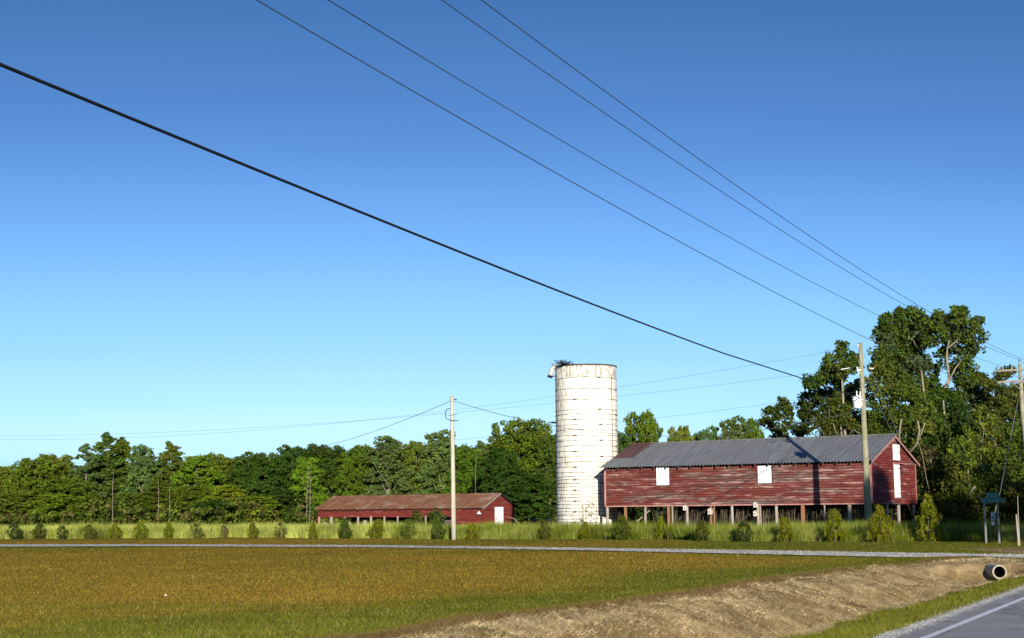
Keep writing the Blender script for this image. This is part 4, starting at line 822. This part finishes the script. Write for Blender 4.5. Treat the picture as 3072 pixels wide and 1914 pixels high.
# hanging chute, bracket
m = MB().tube([(-2.25, -.8, HS + .12), (-2.45, -.85, HS + .05), (-2.6, -.88, HS - .2), (-2.78, -.9, HS - .72)], [.12, .15, .16, .17], 10); m.build('filler_spout', M_BIRD, silo, smooth=True)
MB().tube([(-2.78, -.9, HS - .70), (-2.82, -.9, HS - .86)], [.21, .2], 10).build('spout_collar', M_DARK, silo); MB().tube([(-2.7, -.85, HS - .8), (-2.25, -.8, HS - .7)], .03, 5).build('strut', M_DARK, silo)
MB().tube([(-2.3, -.7, 8.42), (-2.62, -.72, 8.45), (-2.75, -.72, 8.43), (-3.0, -.75, 8.52)], [.05, .09, .05, .015], 6).build('bracket', M_DARK, silo)
# twigs on the rim
m = MB(); r = np.random.default_rng(5)
for k in range(90):
    c = np.array([SC[0] - 1.75 + r.normal(0, .32), SC[1] - 1.75 + r.normal(0, .2), HS + .03 + abs(r.normal(0, .10)) + (.28 * r.random() if k % 5 == 0 else 0)]); d = r.normal(size=3) * np.array([.26, .26, .13]); m.tube([c - d, c + d * .2 + r.normal(0, .03, 3), c + d], [.014, .013, .006], 4)
tag(m.build('twig_nest', M_DKWOOD), 'messy dark nest of twigs on the left rim of the silo', 'nest')
# dry sapling at the foot
m = MB(); r = np.random.default_rng(6); b0 = at(1760, 1572, 108); b0[2] = 0
for k in range(9):
    p = [b0]; d = np.array([r.normal(0, .25), r.normal(0, .25), 1.0])
    for j in range(4): p.append(p[-1] + d * .55 * r.uniform(.8, 1.2) + r.normal(0, .08, 3))
    m.tube(p, [.028, .022, .016, .01, .005], 4)
sap = empty('dry_sapling', (b0[0], b0[1], 0)); tag(sap, 'sparse brown-leaved sapling growing against the silo foot', 'sapling')
o = m.build('stems', M_BARKP, sap); o.location = (-b0[0], -b0[1], 0)
n = 60; cen = np.stack([r.normal(0, .33, n), r.normal(0, .3, n), r.uniform(.6, 2.4, n)], 1); V, F, C = clump_leaves(cen, r.uniform(.06, .14, n), 12, .07, ccols('brown', n, r) * 1.6, r); npmesh('leaves', V, F, M_FOL, sap, col=C)

# ------------------------------------------------------------------ long low shed
AS = .6467
LS, WS, ZS1, ZS2 = 21.91, 5.03, 2.24, 3.5
OS = frame((-2.96, 145.0), AS, LS); shed = empty('long_shed', OS, -AS); tag(shed, 'long low red shed with a rusty roof and an open post front', 'shed')
ss = (ZS2 - ZS1) / (WS / 2)
def sprof(z):
    if z <= ZS1: return (0.0, WS)
    h_ = (z - ZS1) / ss; return (min(h_, WS / 2), max(WS - h_, WS / 2))
def sx_(px, py=1545): return on_plane(OS, AS, px, py, 1, 0.0)[0]
xw = sx_(1368)
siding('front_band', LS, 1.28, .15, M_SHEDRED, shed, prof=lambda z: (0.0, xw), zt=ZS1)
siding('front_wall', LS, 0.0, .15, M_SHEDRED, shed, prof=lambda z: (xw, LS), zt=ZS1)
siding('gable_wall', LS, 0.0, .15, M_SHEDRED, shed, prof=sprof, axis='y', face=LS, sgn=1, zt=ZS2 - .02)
siding('rear_wall', LS, 0.0, .15, M_DKWOOD, shed, prof=lambda z: (0.0, LS), face=WS, sgn=-1, zt=ZS1)  # near-black colour paints the darkness behind the open front
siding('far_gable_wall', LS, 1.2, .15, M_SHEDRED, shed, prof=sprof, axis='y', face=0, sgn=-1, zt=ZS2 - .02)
corr_roof('roof', LS, WS, ZS1, ZS2, .38, .32, M_SROOF, shed, .28, .02)
for k in range(24):
    xx = .2 + k * (LS - .4) / 23; MB().box(xx - .05, xx + .05, -.36, .02, ZS1 - ss * .36 - .10, ZS1 - ss * .36 + .03).build('rafter_tail', M_RAFT, shed)
for px, wd_, mt in ((959, .22, M_TRIM), (996, .34, M_POST), (1036, .24, M_POST), (1076, .22, M_POSTP), (1115, .22, M_POSTP), (1155, .2, M_POST), (1195, .16, M_POSTP), (1279, .2, M_POST), (1330, .2, M_POST)):
    q = sx_(px); MB().tube([(q, -.09, -.2), (q, -.09, 1.36)], [wd_ * .55, wd_ * .48], 7).build('post', mt, shed)
def srect(x0, y0, x1, y1): a = on_plane(OS, AS, x0, y0, 0, LS); b = on_plane(OS, AS, x1, y1, 0, LS); return a[1], b[1], b[2], a[2]
a, b, c, d = srect(1483.5, 1521, 1508.5, 1576); dr = MB().box(LS + .036, LS + .08, a, b, max(c, .05), d).build('door', M_WHITE, shed)
MB().box(LS + .081, LS + .11, a + .06, a + .2, 1.0, 1.1).build('handle', M_DARK, dr)
for sg in (1, -1):
    m = MB(); y0 = -.38 if sg == 1 else WS + .38; zA = ZS2 - ss * abs(y0 - WS / 2)
    m.quad((LS + .3, y0, zA - .12), (LS + .3, WS / 2, ZS2 - .12), (LS + .3, WS / 2, ZS2 + .06), (LS + .3, y0, zA + .06)); m.quad((LS + .26, y0, zA - .12), (LS + .26, WS / 2, ZS2 - .12), (LS + .26, WS / 2, ZS2 + .06), (LS + .26, y0, zA + .06)); m.quad((LS + .26, y0, zA - .12), (LS + .3, y0, zA - .12), (LS + .3, WS / 2, ZS2 - .12), (LS + .26, WS / 2, ZS2 - .12)); m.build('bargeboard', M_POST if sg == 1 else M_DKWOOD, shed)
g = on_plane(OS, AS, 1437, 1539, 1, -.2); m = MB(); m.lathe((g[0], -.2, g[2]), [(.22, -.1), (.2, 0), (.08, .08), (.03, .2)], 10); m.build('barn_lamp', M_WHITE, shed)
# things stored in the open shed
M_TARP = simple('grey_tarp', (.30, .29, .27), .9, var=.2)
for i, (px, py, s, lab) in enumerate(((975, 1560, .55, 'grey sheeted heap at the left end of the open shed'), (1045, 1561, .5, 'low pale heap behind the third shed post'), (1095, 1563, .4, 'small pale heap between two middle shed posts'), (1340, 1560, .7, 'stacked pale boards in the dark right bay of the shed'))):
    p = on_plane(OS, AS, px, py, 1, 1.0); Pw = (OS[0] + p[0] * math.cos(AS) + math.sin(AS), OS[1] - p[0] * math.sin(AS) + math.cos(AS), 0); m = MB()
    if i < 3: m.lathe((0, 0, 0), [(s, 0), (s * .95, .4), (s * .7, .62), (s * .3, .78 + .1 * i), (.01, .85 + .1 * i)], 9)
    else:
        for k in range(6): m.box(-.9 + .05 * (k % 2), .9 - .08 * (k % 3), -.2, .2, .18 + k * .17, .25 + k * .17)
        for q in (-.7, .7): m.box(q - .04, q + .04, -.15, .15, 0, 1.2)
    o = m.build('tarp_heap' if i < 3 else 'board_stack', M_TARP if i < 3 else M_POST); o.location = Pw; o.rotation_euler = (0, 0, -AS); tag(o, lab, 'heap' if i < 3 else 'boards')
for px, py, wp, lab in ((1250, 1548, 34, 'leafy weed bush climbing the shed front, left of the pair'), (1308, 1538, 36, 'taller leafy weed bush climbing the shed front beside the pale pole')):
    lobe_tree('weed_bush', lab, 'bush', 141, [(px, py, wp * .45, 0), (px - 8, py + 14, wp * .5, 0), (px + 10, py + 18, wp * .5, 0), (px, py + 28, wp * .6, 0)], [([(px, 1580, 0), (px, py, 0)], .04, .01)], ('dark', 'oak'), px, None, .2, 16, 22, M_BARK, (.15, .3))
# pale dead branches left of silo
m = MB(); r = np.random.default_rng(9); c0 = at(1630, 1560, 135)
for k in range(12):
    s0 = np.array([c0[0] + r.normal(0, .9), 135 + r.normal(0, .5), 0.3]); d = np.array([r.uniform(-1.6, 1.6), r.normal(0, .4), r.uniform(.3, 1.0)]); m.tube([s0, s0 + d * .5 + [0, 0, .3], s0 + d], [.05, .035, .012], 5)
tag(m.build('fallen_branches', M_BARKP), 'pale fallen branches lying left of the silo foot', 'branches')

# ------------------------------------------------------------------ poles
cp = gnd(1361.5, 1619); tp_ = at(1356, 1187, cp[1])
pole = empty('wooden_pole', (cp[0], cp[1], 0)); tag(pole, 'pale bare wooden pole standing before the long shed', 'utility pole')
dx = tp_[0] - cp[0]
MB().tube([(0, 0, -.3), (dx * .3, 0, tp_[2] * .3), (dx * .7, 0, tp_[2] * .7), (dx, 0, tp_[2])], [.15, .14, .12, .11], 12).build('pole_shaft', M_POLEP, pole, smooth=True)
hz = lambda py: at(1356, py, cp[1])[2]
MB().tube([(dx - .12, -.12, hz(1225)), (dx - .32, -.12, hz(1228)), (dx - .42, -.12, hz(1243)), (dx - .36, -.12, hz(1256)), (dx - .05, -.14, hz(1262)), (dx + .4, -.14, hz(1263))], .025, 6).build('loose_cable', M_DARK, pole)
MB().tube([(dx - .3, -.14, hz(1248)), (dx + .38, -.14, hz(1242))], .012, 5).build('loose_cable', M_DARK, pole)
MB().tube([(dx - .13, 0, hz(1200)), (dx + .3, 0, hz(1198))], .035, 6).build('clamp', M_DARK, pole)
# utility pole by the barn
bp = np.array([at(2607, 1600, 92)[0], 92.0, 0]); tb = at(2581, 1028, 92); bd = tb[0] - bp[0]
up = empty('utility_pole', bp); tag(up, 'tall mossy utility pole carrying the white transformer before the barn', 'utility pole')
MB().tube([(0, 0, -.3), (bd * .3, 0, tb[2] * .3), (bd * .7, 0, tb[2] * .7), (bd, 0, tb[2])], [.22, .2, .155, .125], 12).build('pole_shaft', M_POLE, up, smooth=True)
def bz(px, py): p = at(px, py, 92); return (p[0] - bp[0], p[2])
X, Z = bz(2576, 1037); MB().lathe((X - .03, 0, Z - .1), [(.03, 0), (.07, .05), (.04, .1), (.06, .16), (.02, .2)], 10).build('insulator', M_PORC, up); MB().tube([(X - .1, 0, Z), (X + .3, 0, Z)], .02, 5).build('pin', M_GALV, up)
a0 = bz(2522, 1109); a1 = bz(2548, 1104); a2 = bz(2606, 1105)
MB().tube([(a0[0], -.1, a0[1]), (a1[0], -.1, a1[1])], [.035, .025], 8).build('insulator', M_PORC, up); MB().tube([(a1[0], -.1, a1[1]), (a1[0] + .6, -.1, a1[1] + .12), (a2[0], -.1, a2[1])], .01, 4).build('jumper_wire', M_WIRE, up); MB().tube([(a2[0], -.1, a2[1]), (a2[0] + .28, -.1, a2[1] - .03)], [.025, .045], 8).build('insulator', M_PORC, up)
c1 = bz(2569, 1102); c2 = bz(2574, 1122); co = empty('fuse_cutout', (bp[0] + c1[0], bp[1] - .2, c1[1])); tag(co, 'white porcelain fuse cutout hanging above the transformer', 'fuse cutout')
MB().tube([(0, 0, 0), (c2[0] - c1[0], 0, c2[1] - c1[1])], .055, 8).build('porcelain_body', M_PORC, co); MB().tube([(.12, 0, .02), (.17, 0, c2[1] - c1[1])], .02, 6).build('fuse_tube', M_GALV, co); MB().box(0, .25, -.02, .02, -.2, -.17).build('bracket', M_GALV, co)
t0 = at(2572, 1205, 91.7); tr = empty('transformer', (t0[0], 91.72, t0[2] - .38)); tag(tr, 'white can-shaped transformer mounted on the utility pole', 'transformer')
MB().lathe((0, 0, 0), [(.05, -.02), (.23, 0), (.24, .03), (.24, .28), (.27, .29), (.27, .34), (.24, .35), (.24, .60), (.28, .61), (.28, .67), (.2, .74), (.02, .76)], 20).build('tank', M_TANK, tr, smooth=False)
for q, hh_ in ((-.02, .30), (.18, .27)): MB().lathe((q, -.05, .72), [(.03, 0), (.05, .05), (.03, .09), (.05, .14), (.03, .18), (.04, hh_), (.01, hh_ + .03)], 10).build('bushing', M_PORC, tr)
for q in (-.27, .27): MB().tube([(q * .8, -.15, .48), (q * 1.15, -.2, .5)], .05, 8).build('terminal', M_PORC, tr)
MB().box(.1, .3, .05, .25, .15, .5).build('bracket', M_GALV, tr)
# crossarm pole at the right
RP = np.array([32.28, 95.0, 0]); tz = at(3062, 1090, 95)[2]; xl_ = at(3062, 1110, 95)
UA = .4658; wd3 = np.array([math.sin(UA), math.cos(UA)]); pr = np.array([math.cos(UA), -math.sin(UA)])
xp = empty('crossarm_pole', RP, -UA); tag(xp, 'roadside pole with two crossarms at the right frame edge', 'utility pole')
MB().tube([(.35, 0, -.3), (.25, 0, 3), (.0, 0, tz * .72), (-.02, 0, tz)], [.2, .18, .14, .11], 12).build('pole_shaft', M_POLE, xp, smooth=True)
za1 = at(3040, 1110, 95)[2]; za2 = at(3040, 1144, 95)[2]
for zz, l0, l1 in ((za1, -1.4, 1.4), (za2, -1.38, 1.38)):
    m = MB().box(l0, l1, -.19, -.10, zz - .06, zz + .06).build('crossarm', M_POST, xp)
    for sg in (-1, 1): MB().tube([(sg * .62, -.2, zz - .05), (0, -.15, zz - .55)], .018, 5).build('arm_brace', M_GALV, m)
for q, zz in ((-1.33, za1), (-1.03, za1), (-.5, za1), (.6, za1), (1.33, za1)): MB().lathe((q, -.14, zz + .06), [(.015, 0), (.015, .1), (.05, .12), (.03, .17), (.055, .2), (.03, .25), (.01, .27)], 8).build('insulator', M_GALV, xp)
MB().lathe((-.02, 0, tz), [(.02, 0), (.03, .08), (.08, .12), (.05, .18), (.08, .22), (.03, .3)], 10).build('insulator', M_GALV, xp)
MB().tube([(-1.36, -.14, za1 + .3), (-1.58, -.14, za1 + .1), (-1.66, -.14, za1 - .5), (-1.4, -.14, za2)], .012, 5).build('jumper_wire', M_WIRE, xp)

# ------------------------------------------------------------------ wires
def wire(name, pts, r, label, cat='wire', group=None, mat=None):
    return tag(MB().tube(pts, r, 5, caps=False).build(name, mat or M_WIRE), label, cat, group)
GL = 'overhead lines along the road'
def line3(off, z0, a, b, r, label, s0=-60):
    base = RP[:2] + pr * off; P = []
    for s in np.linspace(s0, 130, 150):
        z = z0 + a * s + b * s * s
        if s < 0: z = z0 + a * abs(s) * .9 + b * s * s
        if s > 88: z85 = z0 + a * 88 + b * 88 * 88; z = z85 + (12.4 - z85) * (s - 88) / 42
        P.append((base[0] - wd3[0] * s, base[1] - wd3[1] * s, z))
    wire('power_line', P, r * .8, label, 'power line', GL)
line3(0, 8.508, -.02629, .0005039, .013, 'lowest and leftmost of the four long overhead lines from the top edge')
line3(-1.35, 10.727, -.03319, .0005034, .013, 'second overhead line from the left, ending on the left crossarm tip')
line3(0, 10.959, -.03314, .0005430, .013, 'third overhead line from the left, ending on the crossarm pole top')
line3(1.355, 10.481, -.03829, .0005981, .013, 'rightmost of the four long overhead lines from the top edge')
P = []
for s in np.linspace(0, 120, 110):
    z = 8.39 - .02349 * s + .00022931 * s * s
    P.append((21.41 - math.sin(.38068) * s, 92 - math.cos(.38068) * s, z + .10 * math.sin(math.pi * min(s / 35, 1))))
wire('service_cable', P, .029, 'thick black cable sweeping from upper left down to the transformer', 'cable', None, M_DARK)
def span(A, B, sag, n=40): A, B = np.array(A, float), np.array(B, float); return [A + (B - A) * t - np.array([0, 0, sag * 4 * t * (1 - t)]) for t in np.linspace(0, 1, n)]
A_ = at(2576, 1038, 92); B_ = at(-330, 1305, 158); GD = 'thin distant wires running left from the barn pole'
wire('distant_wire', span(A_, B_, 2.4, 60), .0075, 'uppermost thin wire running left behind the silo from the barn pole top', 'wire', GD)
A_ = at(2572, 1102, 92); B_ = at(-330, 1300, 158); wire('distant_wire', span(A_, B_, 1.6, 60), .0075, 'second thin wire running left behind the silo from the white insulator', 'wire', GD)
A_ = at(2576, 1175, 92); B_ = at(-330, 1385, 158); wire('distant_wire', span(A_, B_, 1.7, 60), .0075, 'lowest thin wire running left behind the silo from above the transformer', 'wire', GD)
A_ = (cp[0] + dx, cp[1], hz(1201)); B_ = at(2590, 1225, 92); wire('distant_wire', span(A_, B_, 1.95, 60), .016, 'sagging wire from the pale pole across the silo to the barn pole', 'wire', None)
B_ = at(780, 1356, 205); wire('distant_wire', span(A_, B_, 1.1, 40), .016, 'wire dropping left from the pale pole top into the far trees', 'wire', None)
# guy wires
def guy(a, b, Ya, Yb, label, r=.012): A = at(*a, Ya); B = at(*b, Yb); return wire('guy_wire', [A, (A + B) / 2, B], r, label, 'guy wire', 'guy wires', M_GALV)
guy((2592, 1060), (2712, 1345), 92, 96.5, 'guy wire from near the top of the barn-side pole, the right one of two'); guy((2596, 1120), (2697, 1345), 92, 96.5, 'guy wire from below the cutout of the barn-side pole, the left one of two')
guy((3056, 1193), (2976, 1600), 95, 86, 'guy wire slanting down left from the crossarm pole')
A = at(2992, 1506, 88.2); B = at(2985, 1537, 87.4); tag(MB().tube([A, B], .035, 8).build('guy_guard', M_YEL), 'yellow guard sleeve on the guy wire beside the street sign', 'guard')

# ------------------------------------------------------------------ sign, markers, culvert
SY = 71.0; g0 = gnd(2958.5, 1629); g1 = gnd(2999, 1630); base_ = np.array([(g0[0] + g1[0]) / 2, SY, 0])
sg_ = empty('street_sign', base_); tag(sg_, 'two-post green street sign with two stacked plates at the grove edge', 'street sign')
M_GPOST = simple('dull_sign_post', (.16, .16, .155), .7, .2, var=.2); M_SIGN = simple('sign_green', (.03, .13, .12), .6, var=.15); M_LET = simple('sign_letters', (.20, .30, .29), .6, var=.1); M_NOTE = simple('grey_notice', (.42, .42, .44), .7, var=.1)
def sp(px, py): p = at(px, py, SY); return p[0] - base_[0], p[2]
for px in (2958.5, 2998):
    x0 = sp(px, 1629)[0]; x1, z1 = sp(px - 1, 1500); MB().box(x0 - .045, x0 + .045, -.03, .03, -.2, z1).build('post', M_GPOST, sg_)
def plate(x0, y0, x1, y1, marks, yoff):
    a, zt_ = sp(x0, y0); b, zb_ = sp(x1, y1); o = MB().box(a, b, yoff - .012, yoff, zb_, zt_).build('sign_plate', M_SIGN, sg_); m = MB(); hgt = zt_ - zb_; w_ = b - a
    for (u0, u1, v0, v1) in marks: m.box(a + w_ * u0, a + w_ * u1, yoff - .018, yoff - .0125, zb_ + hgt * v0, zb_ + hgt * v1)
    m.build('lettering', M_LET, o)
plate(2957, 1478, 2998, 1494, [(.06, .11, .2, .85), (.11, .18, .2, .32), (.27, .31, .2, .85), (.40, .44, .2, .85), (.31, .40, .2, .30), (.55, .59, .2, .85), (.70, .74, .2, .85), (.59, .70, .2, .32), (.84, .88, .2, .85)], -.036)
plate(2941, 1494.5, 3014, 1508, [(.08, .11, .25, .8), (.17, .2, .25, .8), (.2, .26, .7, .8), (.35, .38, .25, .8), (.45, .53, .25, .4), (.6, .63, .25, .8), (.7, .73, .25, .8), (.73, .79, .45, .57), (.88, .91, .25, .8)], -.036)
ns = empty('notice_board', (at(2978, 1600, 72.5)[0], 72.5, 0)); tag(ns, 'small grey notice with a dark emblem on a stake between the sign posts', 'notice')
qa = at(2971.5, 1536, 72.5); qb = at(2984.5, 1575, 72.5); xo = ns.location[0]
o = MB().box(qa[0] - xo, qb[0] - xo, -.035, -.02, qb[2], qa[2]).build('notice_plate', M_NOTE, ns); cm = (qa[0] + qb[0]) / 2 - xo
m = MB().tube([(cm, -.045, at(2978, 1553, 72.5)[2]), (cm, -.036, at(2978, 1553, 72.5)[2])], .05, 6); m.box(cm - .08, cm + .08, -.042, -.036, at(2978, 1562, 72.5)[2] - .02, at(2978, 1562, 72.5)[2] + .015); m.build('emblem', M_DARK, o)
MB().box(cm - .03, cm + .03, -.018, .02, -.2, qa[2] - .02).build('stake', M_DKWOOD, ns)
g = gnd(3054, 1637); zt_ = at(3053.5, 1543, g[1])[2]
mk = tag(MB().tube([(g[0] + .03, g[1], -.2), (g[0] + .02, g[1], .35), (g[0] - .01, g[1], zt_)], [.05, .045, .03], 6).build('marker_stake', M_POSTP), 'pale split wooden marker stake at the right frame edge', 'stake')
z2 = at(3061, 1488, g[1])[2]; x2 = gnd(3060, 1637)[0]; tag(MB().tube([(x2, g[1], -.2), (x2, g[1], z2 * .6), (x2 + .02, g[1], z2)], [.028, .018, .012], 6).build('marker_rod', M_POSTP), 'taller thin marker rod right beside the wooden stake', 'rod')
cq = at(2999, 1716, 41.9); cdir = np.array([.06, .998, 0.0]); cdir /= np.linalg.norm(cdir); c0 = np.array([cq[0], cq[1], cq[2]])
n = 32; ro, ri = .185, .155; u = np.cross(cdir, [0, 0, 1.]); u /= np.linalg.norm(u); v = np.array([0, 0, 1.])
def ring(rr, t): return [tuple(c0 + cdir * t + rr * (math.cos(2 * math.pi * k / n) * u + math.sin(2 * math.pi * k / n) * v)) for k in range(n)]
def rings(lst):
    m = MB()
    for rr, t in lst: m.v += ring(rr, t)
    for a in range(len(lst) - 1):
        for k in range(n): m.f.append((a * n + k, a * n + (k + 1) % n, (a + 1) * n + (k + 1) % n, (a + 1) * n + k))
    return m
m = rings(((ro, 3.0), (ro, .25), (ro + .012, .24), (ro + .012, 0), (ri, 0)))
cv = tag(m.build('culvert_pipe', M_CONC), 'pale round culvert pipe opening at the end of the ditch', 'pipe'); rings(((ri, 0.002), (ri - .01, 1.2), (ri - .01, 3.0), (.01, 3.01))).build('shaded_stained_bore', M_BORE, cv)
for px, py, lab in ((2350, 1855, 'white scrap of litter lying on the ditch bank'), (497, 1792, 'small white speck of litter on the brown lawn')):
    g = gnd(px, py, -.3 if px > 1000 else 0); zz = float(height(g[0], g[1])) + .03; m = MB(); m.tube([(g[0] - .06, g[1], zz), (g[0], g[1] + .01, zz + .03), (g[0] + .07, g[1], zz + .005)] if px > 1000 else [(g[0] - .02, g[1], zz), (g[0], g[1], zz + .02), (g[0] + .02, g[1], zz)], [.009, .015, .006], 5)
    tag(m.build('litter', M_WHITE), lab, 'litter')
